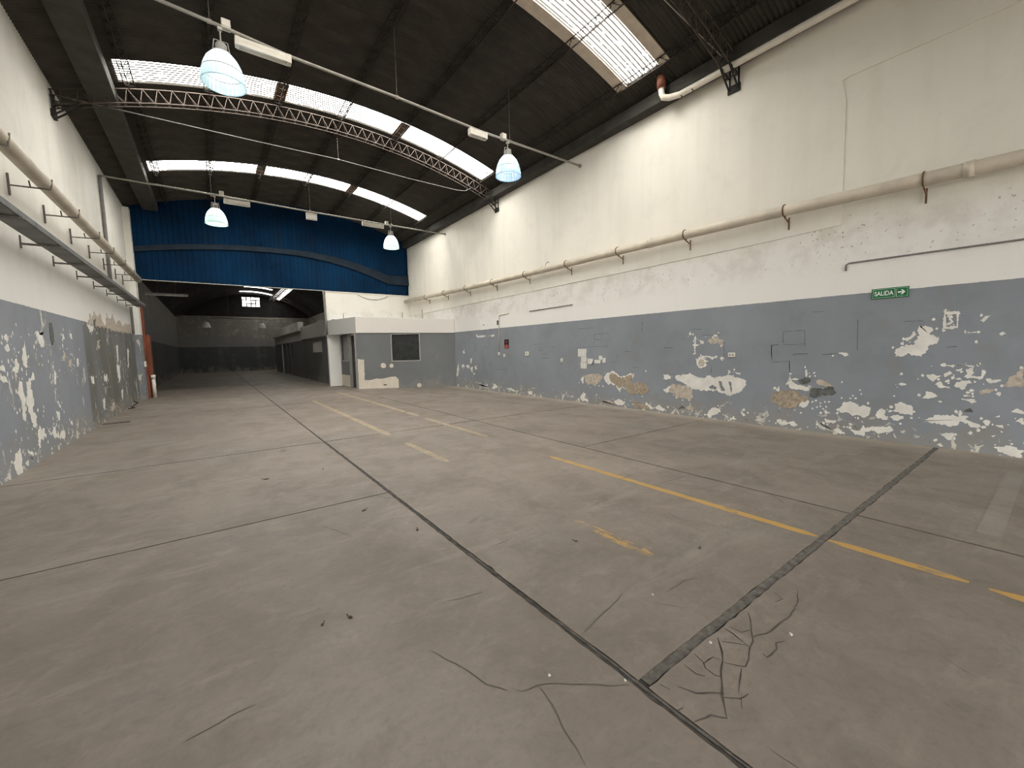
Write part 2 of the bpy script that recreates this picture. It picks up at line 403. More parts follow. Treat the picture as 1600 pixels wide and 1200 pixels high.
RIGHT_PATCHES = [
 ('tan',[(7.75,0.75),(7.6,0.777),(7.43,0.809),(7.16,0.773),(7.12,0.713),(7.27,0.56),(7.39,0.479),(7.49,0.548),(7.61,0.52),(7.75,0.577)]),
 ('white',[(7.89,0.658),(7.81,0.715),(7.79,0.64),(7.81,0.519),(7.86,0.55)]),
 ('white',[(7.05,0.757),(6.95,0.843),(6.82,0.887),(6.69,0.851),(6.62,0.794),(6.49,0.77),(6.35,0.805),(6.25,0.857),(6.14,0.851),(6.16,0.793),(6.25,0.673),(6.35,0.61),(6.44,0.585),(6.52,0.482),(6.57,0.38),(6.64,0.454),(6.74,0.548),(6.84,0.573),(6.95,0.537),(7.03,0.635),(7.08,0.684)]),
 ('brown',[(6.91,0.763),(6.82,0.857),(6.69,0.812),(6.59,0.746),(6.44,0.733),(6.28,0.827),(6.16,0.841),(6.21,0.753),(6.23,0.636),(6.11,0.604),(6.02,0.666),(5.85,0.619),(5.72,0.534),(5.74,0.458),(5.84,0.375),(6.02,0.381),(6.23,0.346),(6.35,0.395),(6.42,0.587),(6.49,0.523),(6.62,0.476),(6.74,0.569),(6.86,0.623)]),
 ('white',[(6.41,0.47),(6.35,0.532),(6.28,0.517),(6.29,0.4),(6.35,0.434)]),
 ('white',[(6.14,0.487),(6.05,0.579),(5.91,0.587),(5.88,0.523),(5.96,0.433),(6.07,0.416)]),
 ('white',[(7.91,0.15),(7.81,0.278),(7.73,0.23),(7.76,0.141),(7.61,0.088),(7.64,0.031),(7.85,0.056)]),
 ('white',[(6.75,0.123),(6.64,0.204),(6.49,0.187),(6.39,0.136),(6.49,0.067),(6.69,0.068)]),
 ('tan',[(7.16,0.107),(6.95,0.146),(6.79,0.099),(6.74,0.033),(7.0,0.059)]),
 ('brown',[(6.18,0.233),(6.02,0.171),(5.8,0.135),(5.69,0.053),(6.14,0.044)]),
 ('white',[(5.8,0.173),(5.73,0.16),(5.61,0.08),(5.69,0.053)]),
 ('white',[(5.56,0.084),(5.48,0.148),(5.32,0.11),(5.38,0.031)]),
 ('white',[(4.64,1.687),(4.61,1.686),(4.62,1.519),(4.54,1.501),(4.54,1.482),(4.62,1.475),(4.62,1.331),(4.59,1.305),(4.68,1.301),(4.64,1.331),(4.65,1.476),(4.68,1.49),(4.68,1.508),(4.64,1.519)]),
 ('white',[(4.77,1.722),(4.74,1.781),(4.71,1.74),(4.74,1.691)]),
 ('white',[(4.51,1.556),(4.47,1.59),(4.45,1.544),(4.47,1.506)]),
 ('tan',[(4.38,1.571),(4.33,1.628),(4.22,1.643),(4.12,1.592),(4.05,1.571),(4.04,1.487),(4.12,1.489),(4.15,1.527),(4.23,1.51),(4.29,1.534)]),
 ('white',[(4.25,1.682),(4.18,1.694),(4.16,1.669),(4.22,1.652)]),
 ('white',[(4.49,1.261),(4.37,1.281),(4.29,1.252),(4.19,1.285),(4.15,1.262),(4.17,1.233),(4.23,1.224),(4.26,1.195),(4.29,1.223),(4.39,1.238),(4.47,1.222)]),
 ('white',[(4.11,1.224),(4.07,1.262),(4.06,1.215),(4.08,1.196)]),
 ('white',[(4.58,1.162),(4.53,1.242),(4.45,1.242),(4.39,1.164),(4.38,1.086),(4.46,1.036),(4.55,1.034),(4.59,1.092)]),
 ('tan',[(4.55,1.143),(4.51,1.212),(4.44,1.213),(4.41,1.145),(4.44,1.075),(4.52,1.064)]),
 ('white',[(5.36,0.854),(5.27,0.868),(5.18,0.819),(5.18,0.776),(5.27,0.74),(5.34,0.769)]),
 ('white',[(5.06,0.834),(4.93,0.86),(4.78,0.892),(4.65,0.871),(4.54,0.825),(4.4,0.832),(4.36,0.872),(4.24,0.848),(4.07,0.865),(3.92,0.909),(3.79,0.858),(3.65,0.837),(3.6,0.794),(3.62,0.702),(3.7,0.596),(3.82,0.532),(3.89,0.498),(3.97,0.53),(4.06,0.532),(4.16,0.573),(4.31,0.572),(4.48,0.561),(4.62,0.581),(4.68,0.556),(4.75,0.613),(4.84,0.69),(4.99,0.723),(5.06,0.782)]),
 ('grey',[(4.13,0.767),(4.07,0.77),(4.04,0.676),(3.99,0.585),(4.06,0.589),(4.1,0.673)]),
 ('grey',[(4.32,0.66),(4.24,0.684),(4.16,0.65),(4.18,0.61),(4.28,0.613)]),
 ('grey',[(3.93,0.777),(3.88,0.761),(3.86,0.594),(3.88,0.555),(3.9,0.685)]),
 ('tan',[(5.15,0.651),(4.99,0.66),(4.88,0.625),(4.82,0.65),(4.77,0.591),(4.66,0.578),(4.66,0.416),(4.72,0.339),(4.88,0.378),(5.04,0.354),(5.08,0.445),(5.22,0.498)]),
 ('white',[(5.34,0.49),(5.25,0.582),(5.18,0.628),(5.13,0.505),(5.27,0.463)]),
 ('white',[(3.95,1.001),(3.91,0.984),(3.89,0.947),(3.93,0.949)]),
 ('white',[(3.83,0.977),(3.72,0.944),(3.71,0.917),(3.79,0.932)]),
 ('white',[(4.38,0.082),(4.29,0.172),(4.19,0.241),(4.09,0.212),(4.07,0.157),(4.22,0.081),(4.3,0.032)]),
 ('white',[(3.92,0.06),(3.81,0.092),(3.77,0.041),(3.84,0.041)]),
 ('white',[(3.7,0.198),(3.67,0.211),(3.6,0.155),(3.63,0.132)]),
 ('tan',[(4.81,0.218),(4.68,0.231),(4.59,0.179),(4.68,0.129),(4.81,0.136)]),
 ('dark',[(4.99,0.117),(4.92,0.187),(4.81,0.167),(4.9,0.137)]),
 ('white',[(3.07,0.13),(3.03,0.153),(2.97,0.092),(2.8,0.131),(2.8,0.081),(2.98,0.065)]),
 ('white',[(5.82,0.186),(5.71,0.151),(5.61,0.05),(5.71,0.062)]),
 ('white',[(5.56,0.078),(5.46,0.154),(5.31,0.082),(5.36,0.033)]),
 ('brown',[(3.16,0.542),(3.12,0.609),(3.01,0.664),(2.87,0.689),(2.76,0.65),(2.71,0.609),(2.62,0.616),(2.6,0.542),(2.7,0.488),(2.75,0.422),(2.81,0.363),(2.95,0.34),(3.02,0.38),(3.11,0.419),(3.16,0.478)]),
 ('white',[(3.1,0.673),(3.06,0.715),(3.03,0.67),(3.06,0.637)]),
 ('white',[(2.93,0.809),(2.87,0.842),(2.82,0.799),(2.74,0.773),(2.66,0.77),(2.6,0.752),(2.6,0.692),(2.65,0.674),(2.71,0.715),(2.79,0.709),(2.87,0.72)]),
 ('white',[(2.66,1.04),(2.63,1.041),(2.63,0.929),(2.65,0.921)]),
 ('white',[(2.9,0.979),(2.88,0.98),(2.87,0.881),(2.76,0.878),(2.76,0.863),(2.89,0.865)]),
 ('dark',[(2.77,0.863),(2.67,0.913),(2.56,0.887),(2.59,0.827),(2.66,0.808),(2.74,0.804)]),
 ('dark',[(2.56,0.739),(2.41,0.749),(2.27,0.758),(2.22,0.676),(2.27,0.629),(2.41,0.618),(2.55,0.576),(2.59,0.618)]),
 ('tan',[(2.51,0.86),(2.45,0.885),(2.39,0.866),(2.31,0.813),(2.24,0.789),(2.34,0.779),(2.46,0.775)]),
 ('white',[(2.73,0.425),(2.69,0.489),(2.6,0.527),(2.58,0.485),(2.61,0.421),(2.68,0.392)]),
 ('white',[(2.56,0.502),(2.54,0.521),(2.52,0.509),(2.54,0.486)]),
 ('white',[(2.51,0.528),(2.49,0.548),(2.47,0.536),(2.49,0.512)]),
 ('white',[(2.44,0.49),(2.43,0.509),(2.41,0.498),(2.42,0.474)]),
 ('white',[(2.38,0.517),(2.37,0.536),(2.35,0.525),(2.36,0.502)]),
 ('white',[(2.33,0.523),(2.31,0.542),(2.29,0.53),(2.31,0.507)]),
 ('white',[(2.55,0.39),(2.54,0.41),(2.52,0.398),(2.53,0.374)]),
 ('white',[(2.49,0.419),(2.47,0.438),(2.45,0.427),(2.47,0.403)]),
 ('white',[(2.44,0.438),(2.43,0.458),(2.41,0.446),(2.42,0.423)]),
 ('white',[(2.4,0.398),(2.39,0.417),(2.37,0.406),(2.38,0.383)]),
 ('white',[(2.36,0.439),(2.35,0.458),(2.33,0.447),(2.34,0.423)]),
 ('white',[(2.02,0.649),(2.01,0.666),(1.99,0.655),(2.0,0.633)]),
 ('white',[(1.99,0.61),(1.97,0.628),(1.95,0.617),(1.97,0.595)]),
 ('white',[(1.94,0.745),(1.92,0.762),(1.91,0.751),(1.92,0.73)]),
 ('white',[(1.92,0.684),(1.9,0.702),(1.89,0.691),(1.9,0.669)]),
 ('white',[(2.05,0.604),(2.04,0.622),(2.02,0.611),(2.03,0.589)]),
 ('white',[(2.16,0.602),(2.15,0.62),(2.13,0.609),(2.15,0.586)]),
 ('white',[(2.17,0.856),(2.15,0.874),(2.14,0.862),(2.15,0.84)]),
 ('white',[(2.72,0.296),(2.7,0.317),(2.68,0.305),(2.69,0.28)]),
 ('white',[(2.55,0.991),(2.53,1.01),(2.51,0.997),(2.53,0.974)]),
 ('white',[(2.53,0.94),(2.52,0.959),(2.5,0.946),(2.51,0.924)]),
 ('white',[(2.61,0.93),(2.59,0.948),(2.57,0.936),(2.59,0.913)]),
 ('white',[(2.21,0.404),(2.14,0.447),(2.11,0.528),(2.03,0.543),(1.96,0.522),(1.93,0.476),(1.86,0.497),(1.8,0.476),(1.77,0.397),(1.83,0.322),(1.91,0.354),(2.02,0.341),(2.07,0.377),(2.16,0.388)]),
 ('white',[(1.72,0.403),(1.69,0.447),(1.65,0.491),(1.62,0.468),(1.61,0.389),(1.56,0.329),(1.62,0.309),(1.72,0.363)]),
 ('white',[(2.22,1.32),(2.11,1.326),(2.09,1.292),(2.13,1.271),(2.16,1.299)]),
 ('white',[(2.35,0.221),(2.19,0.227),(2.23,0.179),(2.33,0.179)]),
 ('white',[(3.07,0.12),(3.03,0.141),(2.97,0.093),(2.88,0.13),(2.8,0.125),(2.74,0.07),(2.81,0.061),(2.88,0.098),(2.99,0.068)]),
 ('white',[(2.44,0.172),(2.39,0.179),(2.34,0.119),(2.27,0.078),(2.19,0.105),(2.08,0.056),(2.09,0.019),(2.19,0.055),(2.28,0.069),(2.37,0.123)]),
 ('white',[(1.98,0.092),(1.9,0.112),(1.86,0.208),(1.82,0.158),(1.75,0.195),(1.69,0.191),(1.63,0.226),(1.53,0.233),(1.53,0.161),(1.68,0.098),(1.74,0.143),(1.81,0.118),(1.85,0.043),(1.95,0.041)]),
 ('white',[(2.38,0.364),(2.29,0.352),(2.29,0.33),(2.36,0.344)]),
 ('white',[(2.05,0.203),(2.01,0.215),(1.99,0.189),(2.02,0.172)]),
 ('white',[(1.31,1.714),(1.22,1.697),(1.15,1.639),(1.2,1.586),(1.1,1.538),(1.11,1.472),(1.19,1.419),(1.22,1.33),(1.26,1.263),(1.33,1.274),(1.39,1.309),(1.48,1.262),(1.55,1.262),(1.55,1.356),(1.45,1.401),(1.35,1.445),(1.31,1.557)]),
 ('white',[(1.44,1.516),(1.37,1.582),(1.33,1.591),(1.36,1.536),(1.42,1.481)]),
 ('white',[(0.73,1.741),(0.69,1.79),(0.64,1.796),(0.68,1.748),(0.71,1.709)]),
 ('white',[(0.57,1.559),(0.54,1.583),(0.51,1.556),(0.55,1.532)]),
 ('white',[(0.77,1.474),(0.75,1.484),(0.74,1.442),(0.77,1.442)]),
 ('white',[(0.88,1.587),(0.77,1.594),(0.76,1.577),(0.86,1.574)]),
 ('white',[(1.49,1.46),(1.46,1.482),(1.45,1.436),(1.48,1.436)]),
 ('white',[(1.07,1.873),(0.93,1.877),(0.93,1.839),(1.07,1.833)]),
 ('white',[(1.07,1.834),(1.05,1.832),(1.04,1.666),(1.07,1.656)]),
 ('white',[(0.95,1.841),(0.93,1.839),(0.93,1.648),(0.94,1.66)]),
 ('white',[(1.07,1.673),(0.93,1.674),(0.93,1.644),(1.06,1.641)]),
 ('white',[(1.02,1.815),(0.99,1.823),(0.98,1.79),(1.0,1.781),(0.97,1.737),(0.99,1.705),(1.02,1.708),(1.02,1.729),(1.0,1.738),(1.02,1.772)]),
 ('white',[(1.07,1.16),(1.03,1.174),(1.01,1.155),(0.76,1.153),(0.76,1.134),(1.01,1.139),(1.06,1.138)]),
 ('white',[(1.2,1.003),(1.14,1.032),(1.1,1.007),(1.05,1.002),(1.09,0.967),(1.13,0.912),(1.17,0.95),(1.19,0.969)]),
 ('white',[(1.03,1.01),(0.98,1.07),(0.95,1.039),(0.99,1.011),(1.02,0.983)]),
 ('white',[(0.93,1.085),(0.86,1.113),(0.87,1.08),(0.9,1.066)]),
 ('white',[(0.83,1.094),(0.77,1.115),(0.76,1.058),(0.78,1.007),(0.7,1.01),(0.69,1.048),(0.69,1.11),(0.68,1.086),(0.67,1.036),(0.69,0.979),(0.76,0.995),(0.81,0.973),(0.85,1.003),(0.8,1.031),(0.82,1.069)]),
 ('white',[(1.11,0.886),(1.06,0.922),(1.03,0.877),(0.97,0.861),(0.96,0.829),(1.01,0.825),(1.07,0.835)]),
 ('white',[(0.93,0.87),(0.91,0.91),(0.85,0.946),(0.82,0.935),(0.79,0.955),(0.77,0.924),(0.81,0.903),(0.82,0.838),(0.85,0.829)]),
 ('white',[(0.65,0.98),(0.61,0.982),(0.6,0.958),(0.53,0.98),(0.52,0.956),(0.57,0.928),(0.62,0.926)]),
 ('white',[(1.23,0.681),(1.2,0.731),(1.19,0.773),(1.14,0.776),(1.07,0.728),(1.09,0.693),(1.16,0.68)]),
 ('white',[(1.49,0.864),(1.45,0.888),(1.4,0.863),(1.45,0.839)]),
 ('white',[(1.58,0.443),(1.52,0.492),(1.5,0.566),(1.43,0.601),(1.33,0.568),(1.32,0.457),(1.29,0.398),(1.33,0.4),(1.42,0.432),(1.49,0.453)]),
 ('white',[(1.56,0.366),(1.51,0.401),(1.41,0.391),(1.42,0.354),(1.47,0.326)]),
 ('white',[(1.23,0.358),(1.18,0.384),(1.12,0.405),(1.06,0.46),(0.97,0.484),(0.91,0.465),(0.86,0.451),(0.86,0.537),(0.84,0.545),(0.84,0.473),(0.78,0.467),(0.8,0.426),(0.75,0.393),(0.67,0.379),(0.66,0.329),(0.75,0.322),(0.78,0.377),(0.85,0.393),(0.87,0.338),(0.94,0.316),(0.98,0.343),(1.06,0.326),(1.18,0.336)]),
 ('white',[(0.65,0.42),(0.62,0.45),(0.58,0.429),(0.6,0.369),(0.62,0.373)]),
 ('white',[(0.42,0.573),(0.38,0.613),(0.32,0.584),(0.32,0.554),(0.37,0.56)]),
 ('white',[(0.39,0.442),(0.34,0.509),(0.32,0.5),(0.31,0.428),(0.36,0.457)]),
 ('white',[(1.04,0.206),(0.97,0.198),(0.87,0.233),(0.94,0.123),(0.97,0.163)]),
 ('white',[(0.52,0.091),(0.5,0.121),(0.44,0.114),(0.35,0.13),(0.29,0.104),(0.29,0.007),(0.35,-0.005),(0.44,0.038),(0.5,0.052)]),
 ('white',[(0.84,0.695),(0.73,0.704),(0.75,0.645),(0.79,0.679)]),
 ('white',[(0.84,0.753),(0.74,0.754),(0.74,0.735),(0.83,0.734)]),
 ('white',[(0.96,0.992),(0.93,1.007),(0.93,0.968),(0.95,0.96)]),
 ('white',[(0.92,0.968),(0.88,0.983),(0.86,0.965),(0.89,0.953)]),
 ('white',[(1.02,0.931),(0.98,0.959),(0.97,0.933),(1.01,0.911)]),
 ('white',[(1.48,1.006),(1.46,1.042),(1.44,1.014),(1.46,0.992)]),
 ('white',[(1.54,0.684),(1.51,0.7),(1.52,0.671)]),
 ('white',[(1.07,0.648),(1.04,0.657),(1.03,0.638),(1.05,0.632)]),
 ('white',[(1.06,0.034),(1.02,0.068),(0.99,0.025)]),
 ('white',[(0.54,0.384),(0.48,0.398),(0.47,0.356),(0.51,0.363)]),
 ('white',[(0.57,0.241),(0.53,0.254),(0.55,0.226)]),
 ('white',[(0.56,0.482),(0.51,0.519),(0.51,0.494)]),
 ('tan',[(0.5,0.896),(0.41,1.07),(0.35,1.119),(0.34,0.894),(0.46,0.874)]),
 ('tan',[(0.7,0.821),(0.64,0.85),(0.58,0.848),(0.58,0.804),(0.69,0.771)]),
 ('dark',[(0.82,0.54),(0.77,0.585),(0.74,0.536),(0.8,0.53)]),
 ('white',[(13.33,2.056),(13.15,2.017),(12.67,2.014),(12.68,1.953),(13.03,1.95),(13.27,1.958)]),
 ('white',[(12.33,2.001),(12.09,2.006),(12.09,1.955),(12.31,1.954)]),
 ('white',[(13.5,0.221),(13.12,0.241),(13.07,0.132),(12.65,0.204),(12.54,0.132),(13.01,0.103)]),
 ('white',[(12.37,0.096),(12.14,0.265),(11.98,0.182),(12.09,0.099)]),
 ('white',[(11.46,0.155),(11.06,0.152),(10.77,0.086),(11.06,0.094)]),
 ('white',[(10.27,0.122),(10.05,0.165),(10.01,0.059),(10.19,0.032)]),
 ('white',[(14.38,1.472),(14.28,1.488),(14.25,1.37),(14.35,1.336)]),
 ('white',[(13.84,1.003),(13.76,1.186),(13.67,1.137),(13.77,0.971)]),
 ('white',[(14.14,0.897),(13.97,0.934),(13.88,0.836),(14.05,0.765)]),
 ('white',[(13.85,0.803),(13.65,0.841),(13.67,0.609),(13.79,0.705)]),
 ('white',[(13.6,0.612),(13.48,0.583),(13.61,0.546)]),
 ('white',[(14.93,0.707),(14.8,0.955),(14.74,0.747),(14.84,0.464),(14.98,0.423)]),
 ('white',[(14.52,0.89),(14.34,0.962),(14.28,0.827),(14.49,0.788)]),
 ('white',[(13.52,0.877),(13.36,0.88),(13.34,0.751),(13.47,0.763)]),
]
RIGHT_LINES = [
 [(7.41,1.832),(6.93,1.842)],
 [(6.94,1.842),(6.94,1.652)],
 [(7.83,1.505),(6.94,1.521)],
 [(7.4,1.821),(7.42,1.519)],
 [(6.45,1.366),(6.23,1.374)],
 [(6.84,1.128),(6.62,1.131)],
 [(9.13,1.538),(8.89,1.522)],
 [(5.35,1.447),(5.14,1.444)],
 [(5.92,2.064),(5.94,1.863)],
 [(8.01,2.008),(7.43,1.998)],
 [(7.37,1.695),(7.18,1.679)],
 [(6.21,0.983),(6.03,1.006)],
 [(2.85,1.312),(2.63,1.315)],
 [(2.43,1.307),(2.22,1.31)],
 [(3.19,1.458),(3.19,1.285)],
 [(2.9,1.194),(2.89,0.995)],
 [(3.16,1.167),(2.91,1.178)],
 [(3.02,1.692),(2.69,1.703)],
 [(3.01,1.468),(2.68,1.475)],
 [(2.69,1.703),(2.68,1.435)],
 [(3.2,1.458),(3.07,1.47)],
 [(3.19,1.458),(3.18,1.201)],
 [(2.59,2.001),(2.44,1.997)],
 [(2.86,1.292),(2.63,1.313)],
 [(2.43,1.291),(2.22,1.312)],
 [(1.99,1.829),(1.98,1.36)],
 [(1.47,1.77),(1.27,1.767)],
 [(1.02,1.394),(0.93,1.403)],
 [(2.9,1.176),(2.89,1.009)],
 [(4.03,1.543),(4.03,1.262)],
 [(4.48,1.7),(4.12,1.686)],
 [(4.7,1.818),(4.5,1.818)],
 [(5.93,2.058),(5.93,1.837)],
 [(3.19,1.469),(3.18,1.247)],
 [(3.01,1.691),(3.01,1.499)],
 [(3.18,1.469),(3.07,1.475)],
 [(4.27,1.069),(4.28,0.934)],
 [(5.35,1.451),(5.14,1.448)],
 [(9.89,1.615),(9.48,1.632)],
 [(9.72,1.434),(9.48,1.439)],
 [(9.65,1.193),(9.18,1.208)],
 [(12.06,0.801),(11.33,0.791)],
]
LEFT_PATCHES = [
 ('white',[(9.27,1.905),(9.7,1.925),(9.59,1.835),(9.62,1.689),(9.48,1.711),(9.37,1.803)]),
 ('white',[(8.68,1.587),(8.83,1.765),(8.83,1.588),(8.81,1.389),(8.68,1.413),(8.63,1.522)]),
 ('white',[(8.21,1.321),(8.43,1.503),(8.52,1.438),(8.42,1.314),(8.3,1.359)]),
 ('white',[(8.08,1.802),(8.22,1.838),(8.25,1.768),(8.16,1.75)]),
 ('white',[(8.09,1.664),(8.23,1.707),(8.25,1.626),(8.14,1.605)]),
 ('white',[(8.44,1.207),(8.53,1.117),(8.58,0.939),(8.48,0.646),(8.41,0.678),(8.44,0.952),(8.33,1.045)]),
 ('white',[(8.69,1.151),(8.82,1.277),(9.04,1.269),(8.88,1.185),(8.9,0.957),(8.81,0.784),(8.93,0.679),(8.92,0.543),(8.75,0.521),(8.73,0.658),(8.64,0.758),(8.66,0.977)]),
 ('white',[(8.8,0.103),(8.89,0.362),(9.0,0.485),(9.16,0.438),(9.27,0.325),(9.0,0.297),(8.86,0.183)]),
 ('white',[(9.36,0.384),(9.67,0.375),(9.87,0.229),(9.69,0.194)]),
 ('white',[(9.87,0.229),(10.17,0.29),(10.2,0.149),(9.93,0.166)]),
 ('white',[(8.0,0.283),(8.18,0.332),(8.23,0.238),(8.16,0.105),(8.18,-0.005),(8.06,-0.01),(7.94,0.111)]),
 ('white',[(8.44,0.261),(8.65,0.154),(8.62,0.139),(8.45,0.205)]),
 ('white',[(15.72,1.832),(15.96,1.836),(15.85,1.4),(15.71,1.401)]),
 ('white',[(15.52,1.275),(15.9,1.312),(15.91,0.916),(15.63,0.842),(15.5,1.02)]),
 ('white',[(15.84,0.567),(16.1,0.594),(15.95,0.337),(15.78,0.351)]),
 ('white',[(13.34,0.521),(13.61,0.535),(13.52,0.283),(13.38,0.26)]),
 ('white',[(12.46,1.103),(12.75,1.091),(12.71,0.956),(12.46,0.952)]),
 ('white',[(13.72,1.088),(14.16,1.071),(14.09,0.92),(13.73,0.938)]),
 ('white',[(17.5,1.769),(17.77,1.724),(17.49,1.187),(17.29,1.192)]),
 ('white',[(10.0,1.335),(10.1,1.254),(10.01,1.075),(9.94,1.079)]),
 ('white',[(7.85,1.295),(8.02,1.288),(8.07,1.206),(7.9,1.225)]),
 ('white',[(7.84,1.411),(7.99,1.437),(8.02,1.368),(7.88,1.372)]),
 ('white',[(7.9,0.203),(7.99,0.182),(7.95,0.13)]),
 ('white',[(8.3,0.116),(8.42,0.113),(8.4,0.052),(8.32,0.07)]),
 ('white',[(10.68,1.941),(10.78,1.959),(10.81,1.849),(10.71,1.86)]),
 ('white',[(11.19,1.962),(11.3,1.982),(11.33,1.865),(11.21,1.876)]),
 ('white',[(9.96,0.792),(10.05,0.797),(10.13,0.67),(10.05,0.679)]),
 ('white',[(10.58,0.37),(10.69,0.384),(10.72,0.295),(10.62,0.308)]),
 ('white',[(12.63,2.24),(13.31,2.282),(13.15,2.115),(12.78,2.097)]),
 ('white',[(9.86,0.646),(10.02,0.603),(10.01,0.472),(9.91,0.498)]),
 ('white',[(11.48,1.478),(11.6,1.492),(11.54,1.341),(11.45,1.343)]),
 ('tan',[(10.51,1.513),(10.7,1.624),(10.81,1.54),(10.59,1.471)]),
 ('tan',[(10.83,1.455),(11.1,1.496),(11.01,1.28),(10.91,1.368)]),
 ('tan',[(13.44,1.896),(13.71,1.94),(13.54,1.753),(13.37,1.75)]),
 ('tan',[(14.12,0.258),(14.58,0.352),(14.8,0.187),(14.28,0.182)]),
 ('tan',[(12.79,2.283),(12.96,2.499),(13.13,2.374),(13.44,2.557),(13.73,2.49),(14.03,2.587),(14.2,2.412),(14.52,2.317),(14.89,2.658),(15.2,2.48),(15.61,2.655),(16.07,2.451),(16.62,2.576),(17.05,2.419),(17.69,2.551),(18.6,2.556),(18.76,2.28),(15.95,2.249),(14.3,2.247),(12.98,2.227)]),
 ('dark',[(10.03,2.08),(10.17,2.114),(10.21,1.882),(10.1,1.723),(10.0,1.772),(10.01,1.951)]),
 ('dark',[(13.23,2.364),(13.49,2.4),(13.36,2.232),(13.17,2.238)]),
]
FLOOR_CRACKS = [
 [(1.997,0.996),(1.912,0.934),(1.761,0.854),(1.668,0.803),(1.571,0.736)],
 [(1.797,1.008),(1.776,0.951),(1.751,0.929),(1.749,0.877),(1.763,0.859)],
 [(1.765,0.945),(1.846,0.94),(1.856,0.91)],
 [(1.85,0.894),(1.872,0.863),(1.907,0.822),(1.97,0.83),(2.048,0.86),(2.111,0.874),(2.213,0.932),(2.326,0.996)],
 [(2.086,1.013),(2.089,0.958),(2.053,0.871)],
 [(1.986,0.971),(2.023,0.926),(2.053,0.871)],
 [(2.13,0.996),(2.132,0.942),(2.184,0.919)],
 [(2.138,0.886),(2.213,0.862),(2.371,0.845),(2.476,0.84),(2.562,0.853),(2.577,0.831)],
 [(2.644,0.987),(2.607,0.924),(2.537,0.936)],
 [(2.562,0.853),(2.677,0.87),(2.77,0.912)],
 [(1.659,0.799),(1.71,0.748),(1.662,0.719)],
 [(1.704,0.752),(1.761,0.738)],
 [(1.559,0.947),(1.59,0.881),(1.682,0.81)],
 [(1.45,0.809),(1.537,0.789),(1.553,0.76),(1.575,0.738)],
 [(1.504,1.001),(1.521,0.958)],
 [(1.695,0.999),(1.688,0.937),(1.71,0.906)],
 [(1.883,0.827),(1.802,0.798),(1.735,0.763)],
 [(2.058,0.806),(2.046,0.785),(2.139,0.774),(2.186,0.8),(2.235,0.778)],
 [(1.438,0.88),(1.477,0.872)],
]
FINE_CRACKS = [
 [(1.917,1.539),(1.767,1.498),(1.6,1.469),(1.478,1.435)],
 [(0.973,1.387),(0.996,1.347),(1.065,1.332),(1.159,1.276),(1.397,1.077)],
 [(1.068,1.324),(1.059,1.208),(1.025,1.122),(1.008,1.059),(1.001,1.009),(0.981,0.95)],
 [(2.144,1.382),(2.338,1.383),(2.435,1.352)],
 [(1.98,1.369),(2.085,1.231)],
 [(0.787,1.812),(0.842,1.663),(0.888,1.519),(0.892,1.471),(0.946,1.386)],
 [(0.676,2.122),(0.754,2.112)],
 [(1.038,2.127),(1.257,2.079)],
 [(0.113,2.306),(0.161,2.296)],
 [(3.609,2.943),(3.938,2.975)],
 [(3.866,2.584),(4.36,2.539)],
 [(2.762,2.609),(3.058,2.631)],
 [(3.223,2.086),(3.165,1.91),(3.187,1.85)],
 [(3.307,1.651),(3.342,1.564)],
 [(4.556,4.296),(5.741,4.243),(6.981,4.271)],
 [(3.559,0.913),(3.516,0.803)],
 [(3.282,0.829),(3.299,0.791)],
 [(4.422,1.735),(4.24,1.524)],
 [(0.675,3.76),(0.822,3.406)],
 [(1.227,4.319),(1.39,4.005)],
 [(1.603,2.539),(1.814,2.538)],
 [(-0.188,1.956),(-0.037,1.99),(0.049,1.993)],
 [(3.192,0.731),(3.208,0.619)],
 [(2.705,0.313),(2.648,0.208),(2.646,0.165)],
 [(1.575,0.579),(1.578,0.493)],
]

# ================================================================ STRUCTURE
def ragged(pts, step, amp, seed):
    """resample a closed outline and fray it"""
    out = []
    n = len(pts)
    for i in range(n):
        a, b = Vector((*pts[i], 0)), Vector((*pts[(i + 1) % n], 0))
        L = (b - a).length
        c = max(1, min(60, int(L / step)))
        d = (b - a) / max(L, 1e-6)
        nr = Vector((-d.y, d.x, 0))
        for j in range(c):
            p = a.lerp(b, j / c)
            q = noise.noise(Vector((p.x * 9 + seed, p.y * 9, seed * 1.3))) * 1.1 + noise.noise(Vector((p.x * 31, p.y * 31 + seed, seed))) * 0.9 + noise.noise(Vector((p.x * 83 + seed, p.y * 83, 2.0))) * 0.6
            out.append(p + nr * q * amp * min(1.0, L / 0.12 + 0.2))
    return [(p.x, p.y) for p in out]
def patch(parent, kind, pts, axis, at, outward, idx, name='peeled_patch', step=0.012, amp=0.026):
    """thin flake outline lying on a wall (axis x) or floor (axis z)"""
    th = {'white': 0.002, 'tan': 0.004, 'brown': 0.006, 'grey': 0.0075, 'dark': 0.0065}.get(kind, 0.003) + (idx % 7) * 0.00015
    span = max(max(p[0] for p in pts) - min(p[0] for p in pts), 0.05)
    rg = ragged(pts, step, min(amp, span * 0.13), idx * 0.77)
    n = len(rg)
    f = [(at + outward * th, a, b) for a, b in rg]
    g = [(at - outward * 0.002, a, b) for a, b in rg]
    mb = MB().add(f + g, [tuple(range(n))] + [(i, n + i, n + (i + 1) % n, (i + 1) % n) for i in range(n)])
    me = mb.mesh(name, M['p_' + kind])
    bm = bmesh.new(); bm.from_mesh(me); bmesh.ops.triangulate(bm, faces=[x for x in bm.faces if len(x.verts) > 4]); bmesh.ops.recalc_face_normals(bm, faces=bm.faces); bm.to_mesh(me); bm.free()
    return inst(name, me, parent)

